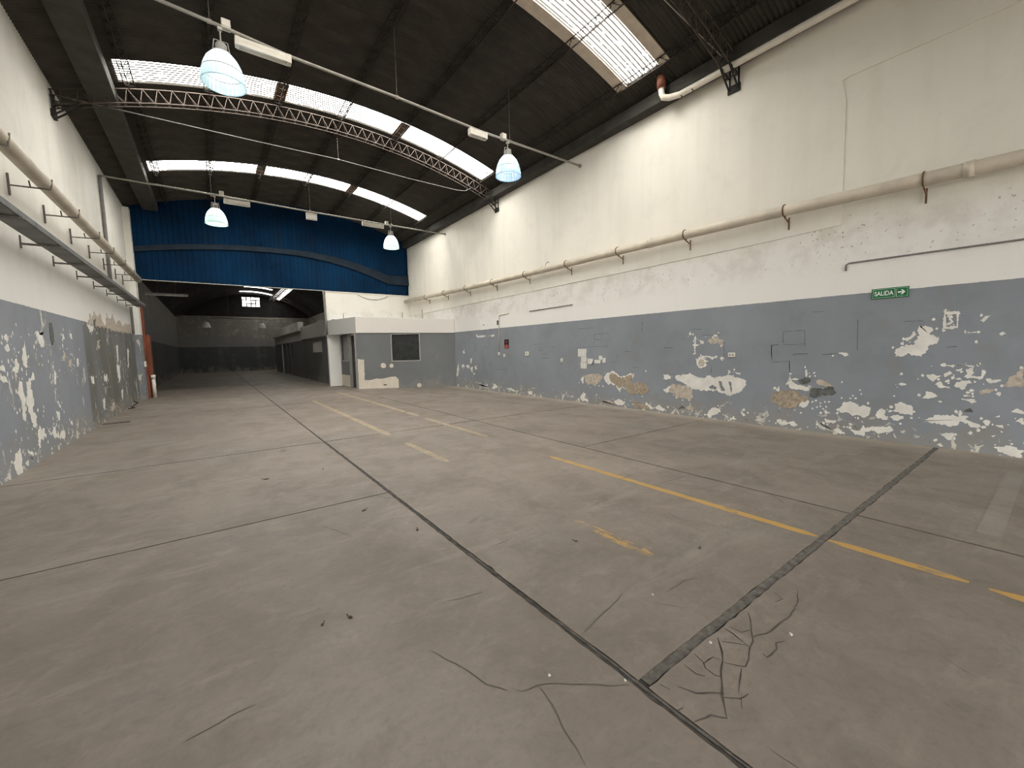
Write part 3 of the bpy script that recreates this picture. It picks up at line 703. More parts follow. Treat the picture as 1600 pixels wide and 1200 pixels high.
# ---- walls
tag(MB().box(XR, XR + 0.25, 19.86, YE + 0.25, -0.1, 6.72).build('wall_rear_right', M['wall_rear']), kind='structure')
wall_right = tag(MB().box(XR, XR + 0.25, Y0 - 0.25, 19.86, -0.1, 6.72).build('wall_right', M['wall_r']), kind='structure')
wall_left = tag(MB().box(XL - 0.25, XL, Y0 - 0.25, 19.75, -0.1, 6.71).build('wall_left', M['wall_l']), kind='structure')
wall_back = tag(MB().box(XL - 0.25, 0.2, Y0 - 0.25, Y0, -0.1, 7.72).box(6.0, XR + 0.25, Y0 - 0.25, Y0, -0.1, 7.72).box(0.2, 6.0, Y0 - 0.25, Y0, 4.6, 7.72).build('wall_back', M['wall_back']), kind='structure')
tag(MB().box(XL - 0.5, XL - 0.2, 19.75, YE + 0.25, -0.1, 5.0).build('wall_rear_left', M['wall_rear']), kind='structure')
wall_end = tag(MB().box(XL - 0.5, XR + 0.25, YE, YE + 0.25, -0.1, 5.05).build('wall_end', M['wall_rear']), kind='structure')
MB().box(XL - 0.5, 2.5, YE + 0.02, YE + 0.25, 5.05, 7.2).box(4.0, XR + 0.25, YE + 0.02, YE + 0.25, 5.05, 7.2).box(2.5, 4.0, YE + 0.02, YE + 0.25, 5.05, 5.95).box(2.5, 4.0, YE + 0.02, YE + 0.25, 6.92, 7.2).build('gable_cladding', M['roof_rear'], wall_end)
wall_div = tag(MB().box(4.2, XR, YB + 0.03, YB + 0.22, 0, 4.24).build('wall_divider', M['wall_div']), kind='structure')
MB().box(4.12, XR - 0.01, YB + 0.0, YB + 0.25, 4.20, 4.25).build('coping', M['plastic'], wall_div)
tag(MB().box(-12, 18, -40, Y0 - 0.25, -0.14, -0.01).build('ground_outside', M['floor']), kind='structure')
# pilaster closing the left wall
pil = tag(MB().box(XL, XL + 0.17, 19.25, 19.75, 0, 6.6).build('wall_left_pilaster', M['wall_l']), kind='structure')
post = tag(MB().box(XL - 0.1, XL + 0.23, 19.80, 20.0, 0, 3.3).box(XL - 0.1, XL + 0.33, 20.0, 20.3, 0, 2.3).build('trim_1', M['brick_red']), kind='structure')
# thicker plaster on the upper right wall, ending in a straight edge
pl = [(19.6, 3.24), (10.7, 3.25), (6.0, 3.27), (3.3, 3.29), (2.25, 3.32), (2.26, 5.2), (2.32, 5.48), (2.2, 5.50), (-7.9, 5.47), (-7.9, 6.70), (19.6, 6.70)]
n = len(pl)
me = MB().add([(XR - 0.016, a, b) for a, b in pl] + [(XR + 0.01, a, b) for a, b in pl], [tuple(range(n))] + [(i, n + i, n + (i + 1) % n, (i + 1) % n) for i in range(n)]).mesh('plaster_layer', M['plaster'])
bm = bmesh.new(); bm.from_mesh(me); bmesh.ops.triangulate(bm, faces=bm.faces); bmesh.ops.recalc_face_normals(bm, faces=bm.faces); bm.to_mesh(me); bm.free()
inst('plaster_layer', me, wall_right)
for i, (kind, pts) in enumerate(RIGHT_PATCHES):
    patch(wall_right, kind, pts, 'x', XR, -1, i)
for i, (kind, pts) in enumerate(LEFT_PATCHES):
    patch(wall_left, kind, pts, 'x', XL, 1, i + 300, step=0.025, amp=0.07)
def flecks(parent, patches, at, out, per, spread, name='paint_flecks'):
    mb = MB()
    for kind, pts in patches:
        if kind not in ('white', 'tan'):
            continue
        ys, zs = [p[0] for p in pts], [p[1] for p in pts]
        w, h = max(ys) - min(ys), max(zs) - min(zs)
        if max(w, h) < 0.06:
            continue
        for _ in range(min(per, int(1 + (w + h) * per * 1.3))):
            p = pts[rnd.randrange(len(pts))]
            cy, cz = p[0] + rnd.gauss(0, 0.25 * w + spread), p[1] + rnd.gauss(0, 0.18 * h + spread * 0.7)
            if cz < 0.03:
                continue
            s = rnd.uniform(0.006, 0.022) * (1 + spread * 4)
            n_ = 6
            ring = [(cy + s * rnd.uniform(0.5, 1.3) * math.cos(k * 1.047), cz + s * rnd.uniform(0.5, 1.6) * math.sin(k * 1.047)) for k in range(n_)]
            mb.add([(at + out * 0.0018, a, b) for a, b in ring], [tuple(range(n_))])
    tag(mb.build(name, M['p_white'], parent), kind='stuff')
flecks(wall_right, RIGHT_PATCHES, XR, -1, 8, 0.02)
flecks(wall_left, LEFT_PATCHES, XL, 1, 16, 0.10)
for i, (a, b) in enumerate(RIGHT_LINES):
    a, b = Vector((0, *a)), Vector((0, *b))
    d = (b - a).normalized(); nr = Vector((0, -d.z, d.y)) * 0.006
    vs = []
    for j in range(7):
        p = a.lerp(b, j / 6)
        w = 0.5 + 0.8 * abs(noise.noise(p * 7 + Vector((i, 0, 0))))
        wob = Vector((0, 0, 0.006 * noise.noise(p * 5)))
        vs += [p + nr * w + wob, p - nr * w + wob]
    vs = [(XR - 0.002, v.y, v.z) for v in vs]
    MB().add(vs, [(2*j, 2*j+1, 2*j+3, 2*j+2) for j in range(6)]).build('scored_line', M['scratch'], wall_right)

# ---- floor: bed, slabs, joints, cracks, painted lines
floor = tag(MB().box(XL - 0.5, XR + 0.25, Y0 - 0.25, YE + 0.25, -0.14, -0.006).build('floor', M['joint']), kind='structure')
def slab(x0, x1, y0, y1, gx0, gx1, gy0, gy1, seed):
    x0, x1, y0, y1 = x0 + gx0 / 2, x1 - gx1 / 2, y0 + gy0 / 2, y1 - gy1 / 2
    ring = []
    def side(ax, ay, bx, by, nx, ny, wob):
        L = math.hypot(bx - ax, by - ay)
        c = max(2, int(L / 0.06))
        for j in range(c):
            t = j / c
            px, py = ax + (bx - ax) * t, ay + (by - ay) * t
            q = noise.noise(Vector((px * 14 + seed, py * 14, 0))) + 0.9 * max(0, noise.noise(Vector((px * 5, py * 5 + seed, 4))) - 0.25) * 2
            ring.append((px + nx * q * wob, py + ny * q * wob))
    w = lambda g: 0.010 if g > 0.03 else 0.004
    side(x0, y0, x1, y0, 0, 1, w(gy0)); side(x1, y0, x1, y1, -1, 0, w(gx1)); side(x1, y1, x0, y1, 0, -1, w(gy1)); side(x0, y1, x0, y0, 1, 0, w(gx0))
    n = len(ring)
    me = MB().add([(a, b, 0) for a, b in ring] + [(a, b, -0.05) for a, b in ring], [tuple(range(n))] + [(i, n + i, n + (i + 1) % n, (i + 1) % n) for i in range(n)]).mesh('concrete_slab', M['floor'])
    bm = bmesh.new(); bm.from_mesh(me); bmesh.ops.triangulate(bm, faces=[f for f in bm.faces if len(f.verts) > 4]); bmesh.ops.recalc_face_normals(bm, faces=bm.faces); bm.to_mesh(me); bm.free()
    inst('concrete_slab', me, floor)
XA, XB_, XCJ, XD = XL - 0.5, 1.43, 4.41, XR + 0.2
cols = [(XA, XB_, 0.0, None, [-8.2, -2.1, 4.24, 7.42, 13.7, 19.9, 32, 46.2]),
        (XB_, XCJ, None, 0.024, [-8.2, -5.3, 1.05, 7.42, 13.7, 19.9, 32, 46.2]),
        (XCJ, XD, 0.024, 0.0, [-8.2, -5.3, 1.05, 4.30, 7.42, 13.7, 19.9, 32, 46.2])]
sd = 0
for (x0, x1, ga, gb, ys) in cols:
    for a, b in zip(ys[:-1], ys[1:]):
        main = 0.038 if b < 8 else 0.028
        sd += 3.7
        gap = lambda y: 0.055 if abs(y - 1.05) < 0.01 else (0.014 if abs(y - 4.30) < 0.01 else (0.030 if y > 7 else 0.020))
        slab(x0, x1, a, b, main if ga is None else ga, main if gb is None else gb, gap(a), gap(b), sd)
M['filler'] = plain('grey_joint_filler', (0.115, 0.106, 0.093), 0.95, var=0.45, scale=20)
def filler(along, a, b, c, w):
    vs = []
    N = int((b - a) / 0.05)
    for j in range(N + 1):
        t = a + (b - a) * j / N
        e0 = c - w / 2 + 0.006 * noise.noise(Vector((t * 13, c, 0)))
        e1 = c + w / 2 + 0.006 * noise.noise(Vector((t * 13, c, 7)))
        vs += [((e0, t) if along == 'y' else (t, e0)) + (-0.003,), ((e1, t) if along == 'y' else (t, e1)) + (-0.003,)]
    MB().add(vs, [(2*j, 2*j+1, 2*j+3, 2*j+2) for j in range(N)]).build('joint_filler', M['filler'], floor)
filler('x', 1.47, XR - 0.02, 1.052, 0.050)
filler('y', -7.9, 1.6, 1.440, 0.014)
filler('y', 2.2, 2.6, 1.437, 0.014)
filler('y', 4.0, 4.6, 1.436, 0.014)
def ribbon(pts, w, mat, name, z=0.0015, seed=0.0, jit=0.010):
    res = []
    for a, b in zip(pts[:-1], pts[1:]):
        L = math.hypot(b[0]-a[0], b[1]-a[1])
        c = max(1, min(40, int(L / 0.025)))
        for j in range(c):
            t = j / c
            res.append(Vector((a[0] + (b[0]-a[0]) * t, a[1] + (b[1]-a[1]) * t, 0)))
    res.append(Vector((*pts[-1], 0)))
    vs = []
    N = len(res)
    for i, p in enumerate(res):
        d = (res[min(i+1, N-1)] - res[max(i-1, 0)]).normalized()
        nr = Vector((-d.y, d.x, 0))
        o = nr * jit * noise.noise(p * 11 + Vector((seed, 0, 0)))
        ww = w * (0.35 + 0.9 * abs(noise.noise(p * 8 + Vector((0, seed, 3))))+0.25) * min(1, 0.35 + min(i, N-1-i) / 4)
        vs += [p + o + nr * ww / 2, p + o - nr * ww / 2]
    vs = [(v.x, v.y, z) for v in vs]
    MB().add(vs, [(2*j, 2*j+1, 2*j+3, 2*j+2) for j in range(N - 1)]).build(name, mat, floor)
for i, p in enumerate(FLOOR_CRACKS):
    ribbon(p, 0.0095, M['crack'], 'floor_crack', seed=i * 1.9)
for i, p in enumerate(FINE_CRACKS):
    ribbon(p, 0.0045 + 0.0013 * max(0, p[0][1]), M['crack_fine'], 'floor_crack', seed=i * 2.3 + 50)
def painted(x, y0, y1, w, mat, name='painted_line', seed=0, dx=0.0):
    c = max(4, int((y1 - y0) / 0.05))
    vs = []
    for j in range(c + 1):
        y = y0 + (y1 - y0) * j / c
        e = min(1, 0.3 + min(j, c - j) / 3)
        xa = x + dx * j / c
        vs += [(xa - w / 2 * e + 0.008 * noise.noise(Vector((y * 9, seed, 0))), y, 0.0012), (xa + w / 2 * e + 0.008 * noise.noise(Vector((y * 9, seed, 5))), y, 0.0012)]
    MB().add(vs, [(2*j, 2*j+1, 2*j+3, 2*j+2) for j in range(c)]).build(name, mat, floor)
painted(3.69, 1.09, 4.22, 0.085, M['yellow'], seed=1)
painted(3.68, 0.30, 1.02, 0.085, M['yellow'], seed=2)
painted(3.67, -2.0, 0.22, 0.085, M['yellow'], seed=2.5)
painted(2.45, 1.70, 2.48, 0.10, M['yellow_faint'], seed=3)
painted(3.74, 5.9, 8.6, 0.10, M['yellow_far'], seed=4)
painted(3.77, 8.9, 16.6, 0.12, M['yellow_far'], seed=5)
painted(2.47, 4.9, 6.4, 0.10, M['yellow_far'], seed=6)
painted(2.48, 7.2, 14.2, 0.12, M['yellow_far'], seed=7)
vs = []
for j in range(25):
    x = 4.72 + 2.4 * j / 24
    vs += [(x, 0.24, 0.0012), (x, 0.37 + 0.01 * noise.noise(Vector((x * 6, 0, 0))), 0.0012)]
MB().add(vs, [(2*j, 2*j+2, 2*j+3, 2*j+1) for j in range(24)]).build('painted_line', M['white_faint'], floor)

# ---- roof: deck, corrugated sheets, daylight panels, purlins, trusses
SKY = [(5.07, 5.83), (10.88, 11.62), (15.84, 16.60)]
def arc_plate(mb, x0, x1, y0, y1, zf, d0, d1, nx):
    vs = []
    for i in range(nx + 1):
        x = x0 + (x1 - x0) * i / nx
        vs += [(x, y0, zf(x) + d0), (x, y1, zf(x) + d0), (x, y0, zf(x) + d1), (x, y1, zf(x) + d1)]
    fs = []
    for i in range(nx):
        a, b = 4 * i, 4 * i + 4
        fs += [(a, a+1, b+1, b), (a+2, b+2, b+3, a+3), (a, b, b+2, a+2), (a+1, a+3, b+3, b+1)]
    fs += [(0, 2, 3, 1), (4*nx, 4*nx+1, 4*nx+3, 4*nx+2)]
    return mb.add(vs, fs)
deck = MB()
edges = [Y0 - 0.25] + [v for s in SKY for v in s] + [YB + 0.3]
for a, b in zip(edges[0::2], edges[1::2]):
    arc_plate(deck, XL - 0.25, XR + 0.25, a, b, zroof, 0.05, 0.10, 24)
for a, b in SKY:
    arc_plate(deck, XL - 0.25, -1.16, a, b, zroof, 0.05, 0.10, 4)
    arc_plate(deck, 7.4, XR + 0.25, a, b, zroof, 0.05, 0.10, 4)
ceiling = tag(deck.build('ceiling', M['roof']), kind='structure')
def sheet_mesh(name, x0, x1, mat, amp=0.016):
    nx = max(2, int((x1 - x0) / 0.35))
    NYS = 54
    vs, fs = [], []
    for i in range(nx + 1):
        x = x0 + (x1 - x0) * i / nx
        for j in range(NYS + 1):
            t = j / NYS
            vs.append((x, t, zroof(x) + amp * math.cos(2 * math.pi * 9 * t)))
    for i in range(nx):
        for j in range(NYS):
            a = i * (NYS + 1) + j
            fs.append((a, a + 1, a + NYS + 2, a + NYS + 1))
    return MB().add(vs, fs).mesh(name, mat, True)
roof_meshes = [sheet_mesh('roof_sheet', *r, M['roof']) for r in ((XL, 1.72), (1.68, 4.62), (4.58, XR))]
sky_meshes = [sheet_mesh('skylight_panel', *r, M['skylight']) for r in ((-1.16, 1.61), (1.80, 4.50), (4.70, 7.40))]
gap_meshes = [sheet_mesh('rusty_lap_strip', *r, M['rust']) for r in ((1.58, 1.83), (4.47, 4.73))]
eave_meshes = [sheet_mesh('eave_sheet', *r, M['roof']) for r in ((XL, -1.14), (7.38, XR))]
fills = list(zip([Y0] + [s[1] for s in SKY], [s[0] for s in SKY] + [YB + 0.02]))
for a, b in fills:
    c = max(1, round((b - a) / 0.74))
    w = (b - a) / c
    for j in range(c):
        for me in roof_meshes:
            inst('roof_sheet', me, ceiling, (0, a + j * w, 0), sca=(1, w, 1))
for a, b in SKY:
    for me in sky_meshes:
        inst('skylight_panel', me, ceiling, (0, a, 0), sca=(1, b - a, 1))
    for me in gap_meshes:
        inst('rusty_lap_strip', me, ceiling, (0, a, -0.012), sca=(1, b - a, 1))
    for me in eave_meshes:
        inst('eave_sheet', me, ceiling, (0, a, 0), sca=(1, b - a, 1))
# beige strips, paler than the roof, on both sides of the nearest visible daylight strip
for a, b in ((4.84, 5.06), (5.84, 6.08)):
    arc_plate(MB(), -1.2, 7.42, a, b, zroof, -0.040, -0.020, 24).build('beige_strip', M['strip_mat'], ceiling)
# lattice purlins
def purlin(x):
    mb = MB()
    zt = zroof(x) - 0.022
    z1, z2 = zt - 0.012, zt - 0.115
    xa, xb = x - 0.085, x + 0.085
    for xx, zz in ((xa, z1), (xb, z1), (x, z2)):
        mb.bar((xx, Y0, zz), (xx, YB, zz), 0.011)
    y, k_ = Y0, 0
    while y < YB - 0.16:
        q = y + 0.16
        for xx in (xa, xb):
            p0, p1 = (xx, y, z1), (x, y, z2)
            q0, q1 = (xx, q, z1), (x, q, z2)
            mb.bar(p0 if k_ % 2 else p1, q1 if k_ % 2 else q0, 0.006, 4, False)
        mb.bar((xa if k_ % 2 else xb, y, z1), (xb if k_ % 2 else xa, q, z1), 0.006, 4, False)
        y, k_ = q, k_ + 1
    return mb.build('lattice_purlin', M['purlin'], ceiling)
for x in (-1.0, 0.33, 1.70, 3.12, 4.60, 5.95, 7.32):
    purlin(x)
# arched lattice trusses
def truss(y, split):
    root = inst('roof_truss', None, ceiling, (0, 0, 0))
    R1, R2, W = RC - 0.14, RC - 0.40, 0.16
    th0, th1 = math.asin((XL + 0.02 - XC) / R2), math.asin((XR - 0.02 - XC) / R1)
    P = lambda R, t, yy: (XC + R * math.sin(t), yy, ZC + R * math.cos(t))
    for R, yy in ((R1, y), (R2, y), (R2, y + W)):
        if True:
            MB().tube([P(R, th0 + (th1 - th0) * i / 40, yy) for i in range(41)], 0.013, 4).build('chord', M['steel'], root)
    N = 42
    dt = (th1 - th0) / N
    one = MB().bar((R1 * math.sin(-dt/4), 0, R1 * math.cos(dt/4)), (R2 * math.sin(dt/4), 0, R2 * math.cos(dt/4)), 0.008, 4).mesh('web_bar', M['steel'])
    two = MB().bar((R2 * math.sin(-dt/4), 0, R2 * math.cos(dt/4)), (R1 * math.sin(dt/4), 0, R1 * math.cos(dt/4)), 0.008, 4).mesh('web_bar', M['steel'])
    lace = MB()
    for i in range(N):
        t = th0 + dt * i
        if split:
            inst('web_bar', one, root, (XC, y, ZC), (0, t + dt * 0.25, 0))
            inst('web_bar', two, root, (XC, y, ZC), (0, t + dt * 0.75, 0))
        for yy in (() if split else (y, y + W)):
            lace.bar(P(R1, t, yy), P(R2, t + dt/2, yy), 0.008, 4, False).bar(P(R2, t + dt/2, yy), P(R1, t + dt, yy), 0.008, 4, False)
        lace.bar(P(R1, t, y), P(R2, t + dt/2, y + W), 0.007, 4, False).bar(P(R2, t + dt/2, y + W), P(R1, t + dt, y), 0.007, 4, False)
    tag(lace.build('lacing', M['steel'], root), kind='stuff')
    for s, xw in ((1, XR), (-1, XL)):
        fb = MB()
        xa = xw - s * 0.42
        zt, zb, zi = zroof(xw) - 0.16, zroof(xw) - 0.60, zroof(xa) - 0.41
        for yy in (y, y + W):
            fb.bar((xa, yy, zi), (xw - s * 0.03, yy, zb), 0.016).bar((xw - s * 0.03, yy, zb), (xw - s * 0.03, yy, zt), 0.016)
            fb.bar((xa, yy, zi), (xw - s * 0.03, yy, zt - 0.2), 0.010).bar((xw - s * 0.22, yy, (zi + zb) / 2), (xw - s * 0.03, yy, zt - 0.2), 0.010)
        fb.bar((xw - s * 0.03, y, zb), (xw - s * 0.03, y + W, zb), 0.016).bar((xw - s * 0.2, y, (zi + zb) / 2), (xw - s * 0.2, y + W, (zi + zb) / 2), 0.012)
        fb.box(min(xw, xw - s * 0.05), max(xw, xw - s * 0.05), y - 0.03, y + W + 0.03, zb - 0.03, zb + 0.10)
        fb.build('wall_bracket', M['black_steel'], root)
for y, sp in ((3.86, False), (11.62, True)):
    truss(y, sp)
# edge beams under the eaves
for xa, xb, nm in ((7.80, 8.06, 'trim_2'), (-1.66, -1.22, 'trim_3')):
    xm = (xa + xb) / 2
    zt = zroof(xm) - 0.02
    tag(MB().box(xa, xb, Y0, YB, zt - 0.26, zt).build(nm, M['beam'], bevel=0.02), kind='structure')

# ---- blue cladding above the opening
wall_middle = tag(MB().box(XL + 0.02, XR, YB + 0.06, YB + 0.16, 4.26, 6.66).build('wall_middle', M['blue']), kind='structure')
def clad(x0, x1, zb, zt, y, name='cladding_sheet'):
    vs, fs = [], []
    xs = []
    x = x0
    while x < x1 - 1e-4:
        xs += [(x, 0), (x + 0.10, 0), (x + 0.118, -0.014), (x + 0.150, -0.014)]
        x += 0.168
    xs = [(min(a, x1), b) for a, b in xs] + [(x1, 0)]
    for a, b in xs:
        vs += [(a, y + b, zb(a)), (a, y + b, zt(a))]
    for i in range(len(xs) - 1):
        fs.append((2*i, 2*i+2, 2*i+3, 2*i+1))
    MB().add(vs, fs).build(name, M['blue'], wall_middle)
def ledge(x):
    return 0.26 + 0.05 * max(0.0, x - 2.6)
def zarch(x):
    if x > 7.0:
        return 4.70
    return 5.62 - 0.0475 * (x - 2.6) ** 2 if x > 2.6 else 5.62 - 0.022 * (x - 2.6) ** 2
for i in range(10):
    xa = XL + 0.02 + i * 1.008
    xb = min(xa + 1.012, XR - 0.005)
    clad(xa, xb, lambda x: 4.24, lambda x: zarch(x) + 0.05, YB)
    clad(xa, xb, lambda x: zarch(x) + ledge(x) - 0.04, lambda x: zroof(x) - 0.02, YB - 0.05)
vs = []
for i in range(41):
    x = XL + 0.02 + (XR - XL - 0.03) * i / 40
    vs += [(x, YB - 0.085, zarch(x) + 0.02), (x, YB - 0.085, zarch(x) + 0.03), (x, YB - 0.04, zarch(x) + ledge(x)), (x, YB + 0.05, zarch(x) + ledge(x)), (x, YB + 0.05, zarch(x) + 0.02)]
MB().add(vs, [(5*i+j, 5*i+5+j, 5*i+5+(j+1) % 5, 5*i+(j+1) % 5) for i in range(40) for j in range(5)]).build('arched_ledge', M['blue_dust'], wall_middle)
MB().box(XL + 0.17, 4.15, YB - 0.045, YB + 0.02, 4.215, 4.245).build('bottom_flashing', M['conduit'], wall_middle)

# ---- rear hall roof
rear = MB()
arc_plate(rear, XL - 0.5, XR + 0.25, YB + 0.2, YE + 0.25, zrear, 0.0, 0.1, 30)
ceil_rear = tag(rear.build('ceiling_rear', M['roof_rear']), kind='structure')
def rear_panel(x0, x1, y0, y1):
    arc_plate(MB(), x0, x1, y0, y1, zrear, -0.03, -0.012, 10).build('skylight_panel', M['rear_panel'], ceil_rear)
rear_panel(0.5, 4.2, 25.2, 26.0)  # unseen strip, added to light the office row and rear floor
rear_panel(0.5, 4.2, 32.0, 32.8)  # second added strip, out of view, lighting the same faces
rear_panel(2.5, 4.5, 40.4, 41.0)
rear_panel(2.3, 4.85, 43.3, 44.1)
rear_panel(4.95, 5.55, 37.0, 45.4)
for y in (27.5, 35.2, 42.2):
    rt_ = MB()
    for d in (0.12, 0.42):
        for yy in (y, y + 0.25):
            rt_.tube([(x, yy, zrear(x, d)) for x in [XL + 0.1 + (XR - XL - 0.2) * i / 24 for i in range(25)]], 0.02, 4)
    for i in range(60):
        x = XL + 0.2 + (XR - XL - 0.4) * i / 60
        rt_.bar((x, y, zrear(x, 0.12)), (x + 0.08, y, zrear(x + 0.08, 0.42)), 0.01, 4, False).bar((x + 0.08, y, zrear(x + 0.08, 0.42)), (x + 0.165, y, zrear(x + 0.165, 0.12)), 0.01, 4, False)
    rt_.build('rear_truss', M['steel'], ceil_rear)
lg = MB()
for i in range(40):
    y = 33.6 + i * 0.3
    for xx in (4.72, 5.0):
        lg.bar((xx, y, zrear(xx, 0.1)), (xx, y + 0.15, zrear(xx, 0.4)), 0.014, 4, False).bar((xx, y + 0.15, zrear(xx, 0.4)), (xx, y + 0.3, zrear(xx, 0.1)), 0.014, 4, False)
for xx in (4.72, 5.0):
    for d in (0.1, 0.4):
        lg.bar((xx, 33.6, zrear(xx, d)), (xx, 45.6, zrear(xx, d)), 0.02)
lg.build('rear_lattice_girder', M['black_steel'], ceil_rear)
# gable window of the rear hall
win = tag(MB().box(2.5, 4.0, YE + 0.12, YE + 0.16, 5.95, 6.92).build('window_1', M['daypane']), kind='structure')
for x in (2.50, 2.87, 3.24, 3.61, 3.97):
    MB().box(x, x + 0.06, YE + 0.07, YE + 0.12, 5.95, 6.92).build('glazing_bar', M['black_steel'], win)
for z in (5.95, 6.27, 6.58, 6.89):
    MB().box(2.5, 4.0, YE + 0.05, YE + 0.10, z, z + 0.06).build('glazing_bar', M['black_steel'], win)

# ================================================================ OFFICE BOOTH
off = empty('office_booth', (4.75, 17.19, 0), 'small flat-roofed office booth with one dark window, grey below and cream above', 'office booth')
OA = Vector((4.75, 17.19)); OB = Vector((XR - 0.005, 15.04))
OD = (OB - OA).normalized(); ON = Vector((-OD.y, OD.x)); OL = (OB - OA).length
OI = Matrix.Translation((-4.75, -17.19, 0))
def W3(lx, ly, z):
    p = OA + OD * lx + ON * ly
    return (p.x - 4.75, p.y - 17.19, z)
def obox(mb, x0, x1, y0, y1, z0, z1, z0b=None, z1b=None):
    z0b = z0 if z0b is None else z0b
    z1b = z1 if z1b is None else z1b
    return mb.hexa([W3(x0,y0,z0), W3(x1,y0,z0b), W3(x1,y1,z0b), W3(x0,y1,z0)], [W3(x0,y0,z1), W3(x1,y0,z1b), W3(x1,y1,z1b), W3(x0,y1,z1)])
def wbox(mb, x0, x1, y0, y1, z0, z1):
    return mb.box(x0 - 4.75, x1 - 4.75, y0 - 17.19, y1 - 17.19, z0, z1)
fwm = MB()
obox(fwm, 0, 1.40, 0, 0.12, 0, 2.29, 0, 2.27)
obox(fwm, 1.40, 2.52, 0, 0.12, 0, 1.12)
obox(fwm, 1.40, 2.52, 0, 0.12, 2.21, 2.27, 2.21, 2.25)
obox(fwm, 2.52, OL, 0, 0.12, 0, 2.25, 0, 2.22)
fwm.build('front_wall', M['office'], off)
M['office_fascia'] = wall_mat('office_fascia_paint', -0.5, 21, 0.2, cream=(0.82, 0.70, 0.57), speck=0.0)
M['office_fascia_side'] = wall_mat('office_side_fascia_paint', -0.5, 22, 0.5, cream=(0.52, 0.53, 0.50), speck=0.0)
obox(MB(), 0, OL, -0.03, 0.12, 2.28, 2.93, 2.21, 2.76).build('parapet', M['office_fascia'], off, bevel=0.008)
MB().hexa([(0.0,0.0,2.28),(0.12,0.05,2.28),(-0.43,2.43,2.28),(-0.55,2.43,2.28)], [(0.0,0.0,2.93),(0.12,0.05,2.93),(-0.43,2.43,2.93),(-0.55,2.43,2.93)]).build('parapet', M['office_fascia_side'], off)
MB().add([W3(0.05, 0.1, 2.5), W3(OL, 0.1, 2.4), (XR - 4.76, 2.43, 2.5), (-0.5, 2.43, 2.5), W3(0.05, 0.1, 2.62), W3(OL, 0.1, 2.52), (XR - 4.76, 2.43, 2.62), (-0.5, 2.43, 2.62)], [(3,2,1,0),(4,5,6,7),(0,1,5,4),(1,2,6,5),(2,3,7,6),(3,0,4,7)]).build('roof_slab', M['office_side'], off)
wn = obox(MB(), 1.42, 2.50, 0.05, 0.06, 1.13, 2.20).build('window_pane', M['glass'], off)
fr_ = MB()
obox(fr_, 1.37, 2.55, -0.012, 0.05, 1.09, 1.13); obox(fr_, 1.37, 1.41, -0.012, 0.05, 1.13, 2.20); obox(fr_, 2.51, 2.55, -0.012, 0.05, 1.13, 2.20); obox(fr_, 1.37, 2.55, -0.008, 0.05, 2.19, 2.22)
fr_.build('window_frame', M['frame_grey'], wn)
obox(MB(), 1.46, 2.46, 0.044, 0.050, 1.90, 2.16).build('roller_blind', M['dark_plastic'], wn)
def offpatch(pts, mat, name, y=-0.003, fray=True, seed=1):
    rg = ragged(pts, 0.04, 0.012 if fray else 0.0, seed)
    nn = len(rg)
    me = MB().add([W3(a, y, b) for a, b in rg] + [W3(a, 0.002, b) for a, b in rg], [tuple(range(nn))] + [(i, nn+i, nn+(i+1) % nn, (i+1) % nn) for i in range(nn)]).mesh(name, mat)
    bm = bmesh.new(); bm.from_mesh(me); bmesh.ops.triangulate(bm, faces=[f for f in bm.faces if len(f.verts) > 4]); bmesh.ops.recalc_face_normals(bm, faces=bm.faces); bm.to_mesh(me); bm.free()
    inst(name, me, off)
offpatch([(0.0, 0.0), (1.62, 0.0), (1.62, 0.36), (1.50, 0.48), (1.25, 0.46), (0.95, 0.40), (0.72, 0.42), (0.45, 0.35), (0.25, 0.36), (0.27, 1.2), (0.0, 1.23)], M['patch_cream'], 'filler_patch')
for (cx, cz, r) in ((1.03, 0.94, 0.11), (1.36, 0.92, 0.085), (2.45, 0.09, 0.09)):
    offpatch([(cx + r * math.cos(t * 0.6283), cz + r * math.sin(t * 0.6283)) for t in range(10)], M['patch_cream'], 'filler_spot', seed=cx)
obox(MB(), 1.0, 1.13, -0.008, 0.0, 0.13, 0.165).build('vent_slot', M['dark_plastic'], off)
# side of the booth: door ajar, glazed panel
sd_ = MB()
wbox(sd_, 4.70, 4.80, 18.20, 19.60, 0, 1.13); wbox(sd_, 4.70, 4.80, 18.20, 18.32, 1.13, 2.29); wbox(sd_, 4.70, 4.80, 19.50, 19.60, 1.13, 2.29); wbox(sd_, 4.70, 4.80, 18.32, 19.5, 2.22, 2.29)
sd_.build('side_wall', M['office_side'], off)
wp = wbox(MB(), 4.74, 4.75, 18.33, 19.5, 1.14, 2.22).build('window_pane', M['glass'], off)
sf = MB(); wbox(sf, 4.69, 4.72, 18.30, 19.52, 1.11, 1.15); wbox(sf, 4.69, 4.72, 18.30, 18.35, 1.15, 2.22); wbox(sf, 4.69, 4.72, 19.46, 19.52, 1.15, 2.22)
sf.build('window_frame', M['frame_grey'], wp)
wbox(MB(), 4.694, 4.702, 18.25, 19.58, 0.02, 0.52).build('filler_patch', M['patch_cream'], off)
fd = MB(); wbox(fd, 4.69, 4.80, 17.24, 17.33, 0, 2.27); wbox(fd, 4.69, 4.80, 18.12, 18.20, 0, 2.27); wbox(fd, 4.69, 4.80, 17.33, 18.12, 2.20, 2.27)
fd.build('door_frame', M['grey_metal'], off)
dl = MB().hexa([(0.02,0.96,0.02),(0.06,0.98,0.02),(0.72,0.62,0.02),(0.70,0.58,0.02)], [(0.02,0.96,2.18),(0.06,0.98,2.18),(0.72,0.62,2.18),(0.70,0.58,2.18)]).build('door', M['door_dark'], off)
